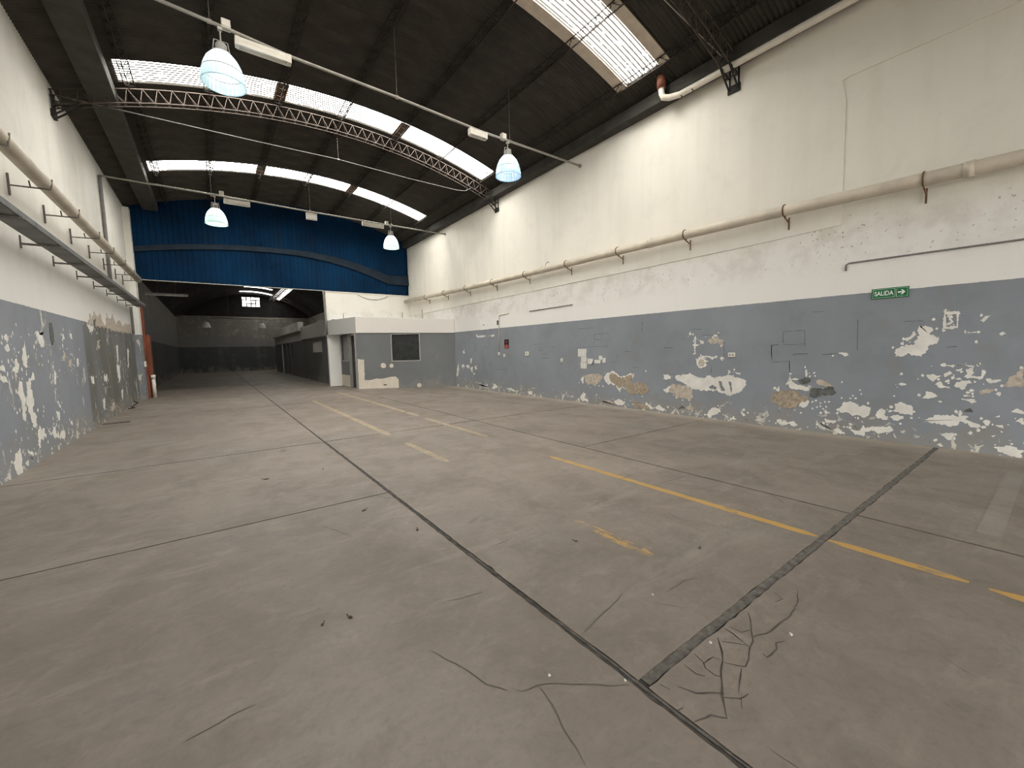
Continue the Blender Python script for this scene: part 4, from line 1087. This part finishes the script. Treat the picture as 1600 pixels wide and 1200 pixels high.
MB().bar((0.62, 0.62, 1.02), (0.50, 0.66, 1.02), 0.012, 6).bar((0.62, 0.66, 1.02), (0.60, 0.60, 1.02), 0.010, 6).build('handle', M['conduit'], dl)
for x, y, h in ((4.55, 18.2, 0.22), (6.9, 17.6, 0.28), (7.4, 16.6, 0.33)):
    MB().bar((x - 4.75, y - 17.19, 2.6), (x - 4.75, y - 17.19, 2.93 + h), 0.012, 6).build('reinforcing_rod', M['rust'], off)
MB().tube([(-0.43, 2.35, 2.93), (-0.40, 2.2, 2.96), (-0.33, 1.9, 2.95), (-0.34, 1.86, 2.7), (-0.42, 2.0, 2.32)], 0.008, 5).build('cable', M['wire'], off)

# ================================================================ REAR OFFICE BLOCK
blk = empty('rear_office_block', (4.5, 30, 0), 'long low grimy office row with pale fascia along the right of the dark rear hall', 'office row')
def kb(x0, x1, y0, y1, z0, z1, mb=None):
    return (mb or MB()).box(x0 - 4.5, x1 - 4.5, y0 - 30, y1 - 30, z0, z1)
w_ = MB()
for a, b, z0, z1 in ((19.9, 22.4, 0, 2.9), (22.4, 25.0, 0, 1.55), (22.4, 25.0, 2.12, 2.9), (25.0, 31.9, 0, 2.9), (31.9, 32.5, 2.2, 2.9), (31.9, 32.5, 0, 1.25), (32.5, 33.6, 0, 2.9), (33.6, 34.6, 2.24, 2.9), (34.6, 35.6, 0, 2.9), (35.6, 36.7, 2.24, 2.9), (36.7, 41.3, 0, 2.9)):
    kb(4.5, 4.66, a, b, z0, z1, w_)
w_.build('block_wall', M['block'], blk)
kb(4.66, 8.0, 41.2, 41.35, 0, 2.9).build('block_end_wall', M['block'], blk)
kb(4.45, 8.0, 19.9, 41.35, 2.9, 3.02).build('block_roof', M['block'], blk)
kb(4.32, 4.62, 28.0, 41.35, 2.88, 3.44).build('fascia', M['block_fascia'], blk, bevel=0.02)
kb(4.44, 4.62, 19.9, 28.0, 2.34, 3.08).build('fascia', M['block'], blk, bevel=0.02)
kb(4.54, 4.58, 22.4, 25.0, 1.55, 2.12).build('hatch_board', M['block_fascia'], blk)
for a, b in ((33.6, 34.6), (35.6, 36.7)):
    d_ = kb(4.60, 4.64, a + 0.04, b - 0.04, 0.02, 2.22).build('door', M['door_dark'], blk)
    MB().bar((0.08, a + 0.15 - 30, 1.0), (0.02, a + 0.15 - 30, 1.0), 0.012, 6).bar((0.03, a + 0.15 - 30, 1.0), (0.03, a + 0.3 - 30, 1.0), 0.012, 6).build('handle', M['conduit'], d_)
kb(4.46, 4.50, 36.7, 37.0, 0, 2.24).build('door_jamb', M['block_fascia'], blk)
kb(4.60, 4.62, 31.92, 32.48, 1.26, 2.2).build('window_pane', M['glass'], blk)
for i in range(9):
    x, y = 4.6 + rnd.random() * 0.5, 21.5 + i * 0.55
    r = 0.08 + 0.07 * rnd.random()
    MB().hexa([(x-4.5-r, y-30-r*1.5, 3.0), (x-4.5+r, y-30-r, 3.0), (x-4.5+r, y-30+r*1.5, 3.0), (x-4.5-r, y-30+r, 3.0)], [(x-4.5-r*.5, y-30-r, 3.04+r), (x-4.5+r*.6, y-30-r*.6, 3.1+r*.5), (x-4.5+r*.5, y-30+r, 3.08+r), (x-4.5-r*.6, y-30+r*.5, 3.1+r*.4)]).build('roof_rubble', M['block_fascia'], blk)

# ================================================================ PIPES, TRAY AND CONDUITS
pr = empty('drain_pipe', (7.86, 8, 3.7), 'thick cream drain pipe on brackets running along the whole right wall', 'pipe')
ppts = [(7.86, -7.9, 3.50), (7.86, 0.47, 3.62), (7.86, 3.22, 3.70), (7.86, 6.5, 3.735), (7.86, 10.67, 3.76), (7.86, 15.0, 3.84), (7.86, 19.55, 3.93)]
def pz(y, pts):
    for a, b in zip(pts[:-1], pts[1:]):
        if a[1] <= y <= b[1]:
            return a[2] + (b[2] - a[2]) * (y - a[1]) / (b[1] - a[1])
    return pts[-1][2]
loc = lambda o, pts: [tuple(Vector(p) - o.location) for p in pts]
MB().tube(loc(pr, ppts), 0.088, 16).build('pipe', M['pipe_cream'], pr, smooth=True)
for y in (-2.2, -0.4, 1.31, 2.97, 4.75, 6.45, 8.18, 10.0, 11.8, 13.6, 15.4, 17.2):
    z = pz(y, ppts)
    b = MB().tube(loc(pr, [(7.86 + 0.096 * math.cos(t), y, z + 0.096 * math.sin(t)) for t in [i * math.pi / 8 for i in range(17)]]), 0.010, 4)
    b.bar(*loc(pr, [(7.86, y, z - 0.10), (XR - 0.034, y, z - 0.16)]), 0.011).bar(*loc(pr, [(XR - 0.031, y, z - 0.08), (XR - 0.031, y, z - 0.28)]), 0.012)
    b.build('bracket', M['rust'], pr)
for y in (0.9, 5.55, 9.2, 12.9):
    z = pz(y, ppts)
    MB().tube(loc(pr, [(7.86, y - 0.05, z), (7.86, y + 0.05, z)]), 0.097, 16).build('collar', M['pipe_cream'], pr, smooth=True)
MB().tube(loc(pr, [(7.86, 9.05, 3.84), (7.86, 9.02, 3.90), (7.86, 8.95, 3.94), (7.86, 8.87, 3.91)]), 0.008, 5).build('wire_loop', M['bracket'], pr)

plp = empty('drain_pipe', (-1.8, 8, 4.04), 'thick cream drain pipe on wall brackets above the cable tray of the left wall', 'pipe')
MB().tube(loc(plp, [(-1.8, -7.9, 4.04), (-1.8, 18.25, 4.03)]), 0.095, 16).build('pipe', M['pipe_cream'], plp, smooth=True)
for y in (5.8, 7.3, 8.84, 10.34, 11.93, 13.45, 15.0, 16.6, 17.8):
    b = MB().bar(*loc(plp, [(XL + 0.026, y, 3.78), (XL + 0.026, y, 4.08)]), 0.014).bar(*loc(plp, [(XL + 0.024, y, 3.92), (-1.72, y, 3.935)]), 0.012)
    b.bar(*loc(plp, [(-1.72, y, 3.93), (-1.70, y, 4.08)]), 0.009).bar(*loc(plp, [(-1.92, y, 3.93), (-1.93, y, 4.02)]), 0.009)
    b.build('bracket', M['bracket'], plp)
tr = empty('cable_tray', (-1.86, 8, 3.24), 'dark grey metal cable tray on brackets along the left wall', 'cable tray')
def tb(x0, x1, y0, y1, z0, z1, mb=None):
    return (mb or MB()).box(x0 + 1.86, x1 + 1.86, y0 - 8, y1 - 8, z0 - 3.24, z1 - 3.24)
t_ = MB(); tb(-1.98, -1.74, -7.9, 18.9, 3.20, 3.205, t_); tb(-1.745, -1.74, -7.9, 18.9, 3.2, 3.28, t_); tb(-1.98, -1.975, -7.9, 18.9, 3.2, 3.28, t_)
t_.build('tray', M['tray'], tr)
for y in (4.5, 6.0, 7.5, 9.12, 10.65, 12.18, 13.66, 15.13, 16.6, 18.1):
    b = tb(XL + 0.002, XL + 0.014, y - 0.02, y + 0.02, 3.12, 3.30)
    tb(XL + 0.01, -1.72, y - 0.018, y + 0.018, 3.17, 3.195, b)
    b.build('bracket', M['bracket'], tr)
for i, (y0, y1, dx) in enumerate(((-7.5, 18.7, 0.0), (-7.5, 18.2, 0.05), (-7.5, 16.0, -0.05))):
    MB().tube(loc(tr, [(-1.86 + dx + 0.01 * math.sin(j * 1.7 + i), y0 + (y1 - y0) * j / 30, 3.222) for j in range(31)]), 0.012, 6).build('cable', M['wire'], tr)

def run_conduit(name, label, pts, r, mat, hangers=(), ends=True, boxes=()):
    o = empty(name, pts[0], label, 'conduit')
    MB().tube(loc(o, pts), r, 8).build('conduit_pipe', mat, o, smooth=True)
    for (x, y, za, zb) in hangers:
        MB().bar(*loc(o, [(x, y, za), (x, y, zb)]), 0.006, 6).build('hanger_rod', M['bracket'], o)
        MB().tube(loc(o, [(x - 0.03, y, za), (x + 0.03, y, za)]), r + 0.008, 8).build('hanger_clip', M['conduit'], o)
    for x, y, z in boxes:
        c_ = Vector((x, y, z)) - o.location
        jb = MB().box(c_.x - 0.06, c_.x + 0.06, c_.y - 0.05, c_.y + 0.05, c_.z - 0.02, c_.z + 0.11).build('junction_box', M['white_metal'], o, bevel=0.008)
        MB().box(c_.x - 0.05, c_.x + 0.05, c_.y - 0.058, c_.y - 0.05, c_.z, c_.z + 0.10).build('lid', M['plastic'], jb)
    if ends:
        p, q = Vector(pts[-1]), Vector(pts[-2])
        d = (p - q).normalized()
        MB().tube(loc(o, [p - d * 0.03, p]), r * 1.9, 8).build('end_flange', mat, o)
    return o
def zc1(x):
    c = [(XL, 6.52), (-0.59, 6.51), (0.56, 6.43), (1.33, 6.36), (3.16, 6.31), (5.01, 6.22), (XR, 6.21)]
    for a, b in zip(c[:-1], c[1:]):
        if a[0] <= x <= b[0]:
            return a[1] + (b[1] - a[1]) * (x - a[0]) / (b[0] - a[0])
YC1, YC2 = 7.85, 15.51
run_conduit('lamp_conduit', 'pale lamp conduit crossing the hall high up, nearest to the viewer', [(x, YC1, zc1(x)) for x in (XL + 0.01, -0.59, 0.56, 1.33, 3.16, 5.01, XR - 0.005)], 0.026, M['conduit'],
            [(x, YC1, zc1(x), zroof(x) - 0.03) for x in (0.30, 3.16, 5.80)], boxes=[(0.50, YC1, zc1(0.5)), (5.62, YC1, zc1(5.62))])
run_conduit('lamp_conduit', 'pale lamp conduit crossing the hall in front of the blue cladding', [(XL + 0.05, YC2, 6.33), (0.45, YC2, 6.32), (2.91, YC2, 6.28), (5.76, YC2, 6.26), (XR - 0.005, YC2, 6.26)], 0.026, M['conduit'],
            [(x, YC2, 6.29, zroof(x) - 0.03) for x in (0.30, 3.0, 5.80)], boxes=[(0.55, YC2, 6.34), (5.62, YC2, 6.27)])
run_conduit('cable_conduit', 'thin conduit hung beneath the arched lattice truss', [(XL + 0.01, 12.0, 6.63), (1.2, 12.0, 6.66), (3.1, 12.0, 6.70), (5.07, 12.0, 6.64), (6.7, 12.0, 6.63), (7.0, 11.98, 6.66), (7.2, 11.95, 6.78)], 0.014, M['conduit_dark'], [(3.1, 12.0, 6.70, 7.25)], ends=False)
run_conduit('wall_conduit', 'grey vertical conduit on the left wall crossing pipe and tray', [(XL + 0.05, YC2 - 0.0, 6.33), (XL + 0.05, YC2 + 0.01, 6.2), (XL + 0.05, YC2 + 0.02, 4.5), (XL + 0.05, YC2 + 0.03, 3.29)], 0.040, M['conduit_dark'], ends=False)
run_conduit('wall_conduit', 'short grey vertical conduit below the tray beside the left pilaster', [(XL + 0.045, 18.75, 3.19), (XL + 0.045, 18.75, 2.27)], 0.036, M['conduit_dark'], ends=False)
run_conduit('wall_conduit', 'long grey surface conduit above the green exit sign', [(XR - 0.014, -3.0, 2.70), (XR - 0.014, 0.43, 2.695), (XR - 0.014, 2.13, 2.71), (XR - 0.014, 2.165, 2.69), (XR - 0.014, 2.17, 2.60)], 0.012, M['conduit_dark'], ends=False)
run_conduit('wall_conduit', 'short grey surface conduit on the cream wall above the paper notes', [(XR - 0.016, 8.18, 2.68), (XR - 0.016, 10.07, 2.66)], 0.014, M['conduit'], ends=False)
run_conduit('wall_conduit', 'white conduit dropping from the cream wall to a socket by the red placard', [(XR - 0.016, 11.19, 2.69), (XR - 0.016, 11.70, 2.68), (XR - 0.016, 11.76, 2.62), (XR - 0.016, 11.80, 1.42)], 0.014, M['pipe_white'], ends=False)
run_conduit('down_pipe', 'grey downpipe at the left edge of the white divider wall', [(4.10, YB - 0.02, 4.20), (4.12, YB - 0.03, 4.10), (4.15, YB - 0.03, 2.95), (4.16, YB - 0.03, 2.3)], 0.045, M['conduit_dark'], ends=False)
run_conduit('hanging_cable', 'thin dark cable sagging across the top of the white divider wall', [(5.6 + 0.1 * i, YB + 0.01, 4.15 - 0.2 * (1 - ((i - 7) / 7.0) ** 2)) for i in range(15)], 0.008, M['wire'], ends=False)

up_ = empty('rainwater_pipe', (7.86, 5.1, 6.5), 'white rainwater pipe with red-brown riser under the roof edge, top of right wall', 'pipe')
MB().tube(loc(up_, [(7.66, 5.20, 6.76), (7.67, 5.19, 6.56), (7.69, 5.17, 6.49), (7.75, 5.08, 6.46), (7.84, 4.9, 6.46), (7.86, 2.8, 6.46), (7.86, -7.9, 6.40)]), 0.060, 12).build('pipe', M['pipe_white'], up_, smooth=True)
MB().tube(loc(up_, [(7.66, 5.20, 6.89), (7.665, 5.195, 6.66)]), [0.082, 0.088], 12).build('riser', M['pipe_red'], up_, smooth=True)
for y in (4.85, 4.62, 1.6, -1.5):
    MB().tube(loc(up_, [(7.855, y - 0.012, 6.46), (7.855, y + 0.012, 6.46)]), 0.070, 12).bar(*loc(up_, [(7.86, y, 6.52), (7.86, y, 6.86)]), 0.007).build('hanger_strap', M['bracket'], up_)
run_conduit('roof_cable', 'thin dark cable along the top of the right wall', [(XR - 0.03, -7.5, 6.62), (XR - 0.03, 0.0, 6.63), (XR - 0.03, 2.0, 6.64), (XR - 0.03, 3.6, 6.62)], 0.012, M['wire'], ends=False)
run_conduit('roof_stay', 'thin steel stay running down to the truss foot above the rainwater pipe', [(5.2, 4.3, 7.28), (7.72, 4.0, 6.62)], 0.010, M['conduit'], ends=False)

# ================================================================ LAMPS
def high_bay(loc_, ztop, mat, label):
    o = empty('high_bay_lamp', loc_, label, 'lamp', 'bell-shaped hall lamps')
    prof = [(0.285, 0.0), (0.285, 0.06), (0.272, 0.15), (0.245, 0.25), (0.205, 0.34), (0.150, 0.41), (0.115, 0.44)]
    sh = MB().lathe(prof, 64, 0.010).build('shade', mat, o)
    MB().tube([(0.287 * math.cos(i * math.pi / 16), 0.287 * math.sin(i * math.pi / 16), 0.0) for i in range(33)], 0.009, 6).build('rim', mat, sh)
    MB().tube([(0.268 * math.cos(i * math.pi / 16), 0.268 * math.sin(i * math.pi / 16), 0.17) for i in range(33)], 0.005, 5).build('band', M['conduit'], sh)
    MB().lathe([(0.0, 0.14), (0.03, 0.145), (0.055, 0.18), (0.06, 0.24), (0.05, 0.31), (0.028, 0.36), (0.028, 0.44)], 20).build('bulb', M['bulb'], o, smooth=True)
    MB().lathe([(0.0, 0.438), (0.118, 0.438), (0.118, 0.455), (0.075, 0.47), (0.075, 0.56), (0.06, 0.58), (0.0, 0.58)], 24).build('housing', M['grey_metal'], o)
    h = ztop - loc_[2]
    b = MB()
    for s in (-1, 1):
        b.bar((s * 0.11, 0, 0.44), (s * 0.085, 0, min(0.62, h - 0.05)), 0.008, 6)
    b.bar((-0.09, 0, min(0.62, h - 0.05)), (0.09, 0, min(0.62, h - 0.05)), 0.008, 6)
    b.build('bracket', M['grey_metal'], o)
    MB().bar((0, 0, min(0.56, h - 0.06)), (0, 0, h - 0.03), 0.010, 6).box(-0.03, 0.03, -0.03, 0.03, h - 0.07, h - 0.03).build('hanger', M['conduit'], o)
    return o
high_bay((0.42, YC1, 5.60), zc1(0.42), M['lamp_pale'], 'lit bell lamp seen from below at top left, largest of the hall lamps')
high_bay((5.74, YC1, 5.43), zc1(5.74), M['lamp_blue'], 'lit bluish bell lamp near the right wall end of the nearest conduit')
high_bay((0.37, YC2, 5.46), 6.32, M['lamp_green'], 'lit bell lamp hanging before the left half of the blue cladding')
high_bay((5.76, YC2, 5.42), 6.26, M['lamp_green'], 'lit bell lamp hanging before the right end of the blue cladding')
def batten(x0, x1, y, z, label):
    o = empty('batten_light', ((x0 + x1) / 2, y, z), label, 'light fixture', 'unlit batten lights on the conduits')
    h = (x1 - x0) / 2
    MB().box(-h, h, -0.05, 0.05, -0.03, 0.03).build('body', M['white_metal'], o, bevel=0.006)
    for s in (-1, 1):
        MB().box(s * h - 0.03, s * h + 0.03, -0.055, 0.055, -0.10, 0.035).build('end_cap', M['white_metal'], o, bevel=0.006)
    MB().tube([(-h, 0, -0.07), (h, 0, -0.07)], 0.016, 10).build('tube', M['tube'], o, smooth=True)
    MB().add([(-h, -0.05, -0.03), (h, -0.05, -0.03), (h, -0.065, -0.10), (-h, -0.065, -0.10), (-h, 0.05, -0.03), (h, 0.05, -0.03), (h, 0.065, -0.10), (-h, 0.065, -0.10)], [(0,1,2,3),(7,6,5,4)]).build('reflector', M['white_metal'], o)
batten(0.63, 1.34, YC1, 6.325, 'pale unlit batten light right of the largest bell lamp')
batten(4.76, 5.14, YC1, 6.17, 'short pale batten light left of the bluish bell lamp')
batten(0.62, 1.24, YC2, 6.22, 'pale batten light right of the lamp before the blue cladding')
batten(4.74, 5.47, YC2, 6.20, 'pale batten light left of the far right bell lamp')
em_ = empty('emergency_light', (3.03, YC2, 6.12), 'small white emergency light box hanging from the middle of the far conduit', 'emergency light')
MB().box(-0.17, 0.17, -0.04, 0.04, -0.11, 0.11).build('housing', M['white_metal'], em_, bevel=0.01)
MB().box(-0.15, 0.15, -0.052, -0.04, -0.08, 0.04).build('diffuser', M['tube'], em_)
MB().box(-0.02, 0.02, -0.015, 0.015, 0.11, 0.132).build('clip', M['conduit'], em_)

# rear hall fittings
def globe(x, y, z, label, ztop=4.285):
    o = empty('rear_lamp', (x, y, z), label, 'lamp', 'unlit lamps of the rear hall')
    MB().lathe([(0.30, 0), (0.29, 0.1), (0.24, 0.28), (0.14, 0.42), (0.0, 0.44)], 24).build('shade', M['lamp_off'], o, smooth=True)
    MB().bar((0, 0, 0.43), (0, 0, ztop - z), 0.02, 6).build('stem', M['conduit'], o)
globe(3.35, 38.5, 3.55, 'pale unlit bell lamp in the rear hall left of the office row fascia')
globe(-0.25, 38.5, 3.60, 'dim unlit bell lamp deep in the rear hall')
run_conduit('lamp_conduit', 'pale conduit crossing the dark rear hall', [(-0.6, 38.5, 4.33), (5.0, 38.5, 4.32)], 0.04, M['conduit'], [(1.2, 38.5, 4.33, 6.95)])
rb = empty('batten_light', (-1.4, 23.0, 4.16), 'long dim batten light under the roof just behind the blue cladding', 'light fixture')
MB().box(-0.72, 0.72, -0.06, 0.06, -0.04, 0.03).build('body', M['grey_metal'], rb)
MB().tube([(-0.7, 0, -0.06), (0.7, 0, -0.06)], 0.02, 8).build('tube', M['lamp_off'], rb)
MB().bar((-0.3, 0, 0.03), (-0.3, 0, 1.35), 0.01).bar((0.3, 0, 0.03), (0.3, 0, 1.68), 0.01).build('hanger', M['bracket'], rb)
pp = empty('floor_pipe_stub', (XL + 0.33, 19.92, 0), 'short white pipe stub standing at the foot of the red-brown post', 'pipe')
MB().tube([(0, 0, 0), (0, 0, 0.80)], 0.06, 12).build('pipe', M['pipe_white'], pp, smooth=True)
MB().tube([(0, 0, 0.70), (0, 0, 0.84)], 0.072, 12).build('socket_end', M['pipe_white'], pp, smooth=True)

# ================================================================ SIGNS, PLATES, PAPERS ON THE RIGHT WALL
def text_mesh(body, size, ext):
    cu = bpy.data.curves.new('lettering', 'FONT')
    cu.body = body; cu.size = size; cu.extrude = ext; cu.align_x = 'CENTER'; cu.align_y = 'CENTER'; cu.offset = size * 0.015
    ob = bpy.data.objects.new('lettering', cu)
    COL.objects.link(ob)
    bpy.context.view_layer.update()
    me = bpy.data.meshes.new_from_object(ob.evaluated_get(bpy.context.evaluated_depsgraph_get()))
    bpy.data.objects.remove(ob)
    bpy.data.curves.remove(cu)
    return me
FACE = Matrix(((0, 0, -1), (-1, 0, 0), (0, 1, 0)))       # sign-local (right, up, out) -> world on the right wall
sg = empty('exit_sign', (XR, 1.635, 2.197), 'green exit sign reading SALIDA with a white arrow on the right wall', 'sign')
MB().box(-0.012, 0, -0.205, 0.205, -0.075, 0.075).build('panel', M['sign_green'], sg, bevel=0.003)
tx = text_mesh('SALIDA', 0.098, 0.001)
tx.materials.clear(); tx.materials.append(M['sign_white'])
t = inst('lettering', tx, sg)
t.matrix_local = Matrix.Translation((-0.0135, 0.067, -0.002)) @ FACE.to_4x4()
t.scale = (0.66, 0.92, 1.0)
def sgm(pts, name, mat=M['sign_white']):
    n_ = len(pts)
    v = [(-0.0145, -a, b) for a, b in pts] + [(-0.011, -a, b) for a, b in pts]
    MB().add(v, [tuple(range(n_))] + [(i, (i+1) % n_, n_+(i+1) % n_, n_+i) for i in range(n_)]).build(name, mat, sg)
sgm([(0.088, -0.010), (0.140, -0.010), (0.120, -0.034), (0.138, -0.034), (0.170, 0.0), (0.138, 0.034), (0.120, 0.034), (0.140, 0.010), (0.088, 0.010)], 'arrow')
for a in ((-0.190, -0.062, 0.055, -0.059), (-0.190, 0.059, 0.055, 0.062), (-0.190, -0.062, -0.187, 0.062), (0.055, -0.062, 0.058, 0.062), (0.072, -0.062, 0.075, 0.062), (0.190, -0.062, 0.193, 0.062), (0.072, -0.062, 0.193, -0.059), (0.072, 0.059, 0.193, 0.062)):
    sgm([(a[0], a[1]), (a[2], a[1]), (a[2], a[3]), (a[0], a[3])], 'border_line', M['sign_white'])

rd = empty('fire_placard', (XR, 11.36, 1.675), 'small black and red extinguisher placard on the grey dado', 'sign')
MB().box(-0.008, 0, -0.13, 0.13, -0.15, 0.15).build('panel', M['sign_black'], rd)
MB().box(-0.011, -0.007, -0.12, 0.12, -0.145, -0.03).build('red_field', M['sign_red'], rd)
MB().box(-0.0125, -0.010, -0.09, 0.09, -0.06, -0.05).box(-0.0125, -0.010, -0.09, 0.09, -0.12, -0.11).build('print_line', M['p_tan'], rd)
MB().add([(-0.011, 0.04, 0.03), (-0.011, -0.04, 0.03), (-0.011, -0.03, 0.09), (-0.011, 0.0, 0.12), (-0.011, 0.03, 0.09)], [(0,1,2,3,4)]).build('symbol', M['sign_red'], rd)

pt = empty('cover_plate', (XR, 12.75, 2.41), 'square white cover plate with a dark hole on the cream wall', 'cover plate')
MB().box(-0.012, 0, -0.27, 0.27, -0.19, 0.19).build('plate', M['tube'], pt, bevel=0.004)
MB().tube([(-0.015, 0, -0.02), (-0.006, 0, -0.02)], 0.028, 12).build('hole', M['dark_plastic'], pt)
def socket(y, z, w, h, label, name='wall_socket', holes=2):
    o = empty(name, (XR, y, z), label, 'socket')
    MB().box(-0.022, 0, -w / 2, w / 2, -h / 2, h / 2).build('plate', M['plastic'], o, bevel=0.005)
    for i in range(holes):
        yy = (i - (holes - 1) / 2) * w * 0.45
        MB().box(-0.026, -0.02, yy - w * 0.12, yy + w * 0.12, -h * 0.25, h * 0.25).build('insert', M['grey_metal'], o)
socket(3.88, 1.295, 0.13, 0.085, 'ivory double socket plate left of the tan plaster patches', holes=2)
socket(10.24, 1.34, 0.17, 0.13, 'pale socket plate between the red placard and the paper notes', holes=1)
socket(11.82, 1.35, 0.11, 0.10, 'small white socket at the lower end of the white conduit', holes=1)
socket(11.50, 1.28, 0.10, 0.10, 'small white socket below the red placard', holes=1)
socket(8.64, 1.15, 0.09, 0.10, 'tiny pale blanking plate left of the paper notes', holes=1)
sw_ = empty('wall_switch', (XR, 11.84, 2.42), 'small dark switch beside the white conduit on the cream wall', 'switch')
MB().box(-0.03, 0, -0.05, 0.05, -0.07, 0.07).build('body', M['dark_plastic'], sw_, bevel=0.008)
MB().box(-0.04, -0.03, -0.02, 0.02, -0.03, 0.03).build('rocker', M['grey_metal'], sw_)
notes = [(8.0, 7.68, 1.46, 1.25, 'topmost and largest of the white paper notes stuck on the grey dado'), (7.88, 7.67, 1.245, 1.105, 'white paper note directly below the largest note'),
         (7.90, 7.67, 1.095, 0.93, 'lowest white paper note in the left column of notes'), (7.65, 7.45, 1.20, 1.06, 'white paper note with a curled corner, right of the left column'),
         (7.40, 7.185, 1.17, 1.08, 'wide low paper note left of the pair at the right end'), (7.25, 7.135, 1.275, 1.18, 'small upper paper note at the right end of the cluster'),
         (7.13, 7.02, 1.22, 1.10, 'rightmost small paper note of the cluster')]
for i, (ya, yb, za, zb, lb) in enumerate(notes):
    o = empty('paper_note', (XR, (ya + yb) / 2, (za + zb) / 2), lb, 'paper', 'paper notes on the right wall')
    hw, hh = abs(ya - yb) / 2, abs(za - zb) / 2
    vs, fs = [], []
    for a in range(5):
        for b_ in range(5):
            u, v = a / 4, b_ / 4
            curl = 0.03 * max(0, u * (1 - v) - 0.45) if i != 3 else 0.09 * max(0, (1 - v) * u - 0.35)
            vs.append((-0.003 - curl, hw - 2 * hw * u, -hh + 2 * hh * v + 0.006 * math.sin(i * 2.1) * (u - 0.5)))
    for a in range(4):
        for b_ in range(4):
            q = a * 5 + b_
            fs.append((q, q + 1, q + 6, q + 5))
    MB().add(vs, fs).build('sheet', M['paper'], o)
# plate on the left pilaster
o = empty('wall_socket', (XL + 0.17, 19.5, 1.25), 'white socket box near the corner of the left pilaster', 'socket')
MB().box(0, 0.05, -0.11, 0.11, -0.10, 0.10).build('plate', M['plastic'], o, bevel=0.006)
MB().box(0.05, 0.058, -0.05, 0.05, -0.05, 0.05).build('insert', M['grey_metal'], o)

# ================================================================ DEBRIS ON THE FLOOR
def leaf(x, y, s, rot, label, mat='leaf', name='dry_leaf'):
    o = empty(name, (x, y, 0), label, 'leaf', None, rot)
    vs = []
    s *= 0.7
    prof = [(-0.5, 0.02), (-0.3, 0.2), (0.0, 0.28), (0.3, 0.16), (0.5, 0.01)]
    for t, w in prof:
        z = 0.004 + 0.10 * s * (abs(t) ** 1.5)
        vs += [(t * s, -w * s, z + 0.12 * w * s), (t * s, 0, z), (t * s, w * s, z + 0.12 * w * s)]
    MB().add(vs, [(3*i+j, 3*i+3+j, 3*i+4+j, 3*i+1+j) for i in range(4) for j in (0, 1)]).build('blade', M[mat], o)
    MB().bar((0.45 * s, 0, 0.008), (0.75 * s, 0.06 * s, 0.012), 0.003, 4).build('stalk', M[mat], o)
leaf(1.06, 3.89, 0.075, 0.4, 'dark dry leaf left of the main floor joint near the short cross joint')
leaf(1.29, 3.17, 0.060, 1.2, 'dark curled leaf close beside the main floor joint')
leaf(0.53, 2.34, 0.050, 2.0, 'small dark leaf alone on the left slab, nearest to the viewer')
leaf(0.39, 2.37, 0.035, 0.7, 'tiny dark leaf scrap beside the lone small leaf')
leaf(0.42, 5.65, 0.10, 2.6, 'dark leaf on the left slab between two cross joints')
leaf(0.78, 7.14, 0.09, 0.1, 'brown leaf just before the second cross joint')
leaf(1.05, 5.63, 0.06, 1.0, 'small leaf between the main joint and the left wall')
leaf(2.81, 1.55, 0.05, 0.2, 'thin dark leaf sliver near the yellow line')
leaf(2.18, 2.20, 0.05, 2.2, 'small dark leaf left of the faint yellow dash')
def chip(x, y, s, label):
    s *= 0.75
    o = empty('plaster_chip', (x, y, 0), label, 'rubble')
    me_ = MB().hexa([(-s, -s*.7, 0), (s*.8, -s, 0), (s, s*.7, 0), (-s*.6, s, 0)], [(-s*.5, -s*.4, s*.8), (s*.5, -s*.5, s*.6), (s*.4, s*.4, s*.9), (-s*.4, s*.5, s*.7)])
    me_.build('chip', M['stone'], o)
chip(1.15, 1.34, 0.011, 'small pale pebble left of the main joint near the joint corner')
chip(2.31, 0.78, 0.014, 'pale chip of plaster on the cracked slab corner')
chip(1.93, 1.00, 0.012, 'pale chip beside the crack network at the joint corner')
chip(1.40, 1.11, 0.010, 'pale splinter in the joint where the two wide joints meet')
chip(2.05, 1.42, 0.009, 'tiny pale chip beside the wide cross joint')
cv = empty('floor_cover', (-1.90, 12.95, 0), 'lifted dark cover plate lying at the foot of the left wall', 'cover plate')
MB().hexa([(-0.22, -0.12, 0.0), (0.24, -0.10, 0.012), (0.20, 0.25, 0.01), (-0.22, 0.25, 0.0)], [(-0.22, -0.12, 0.025), (0.24, -0.10, 0.045), (0.20, 0.25, 0.03), (-0.22, 0.25, 0.02)]).build('plate', M['floor'], cv)
MB().hexa([(-0.20, -0.14, 0.0), (0.24, -0.13, 0.0), (0.22, 0.2, 0.0), (-0.2, 0.2, 0.0)], [(-0.20, -0.14, 0.004), (0.24, -0.13, 0.014), (0.22, 0.2, 0.012), (-0.2, 0.2, 0.004)]).build('gap_seal', M['dark_plastic'], cv)
wr = empty('loose_wire', (-2.0, 16.5, 0), 'short kinked dark wire on the floor at the left wall', 'wire')
MB().tube([(-0.08, -0.4, 0.012), (0.04, -0.25, 0.02), (-0.06, -0.05, 0.03), (0.05, 0.15, 0.10), (-0.05, 0.5, 0.16), (0.0, 0.9, 0.05)], 0.012, 6).build('strand', M['wire'], wr)
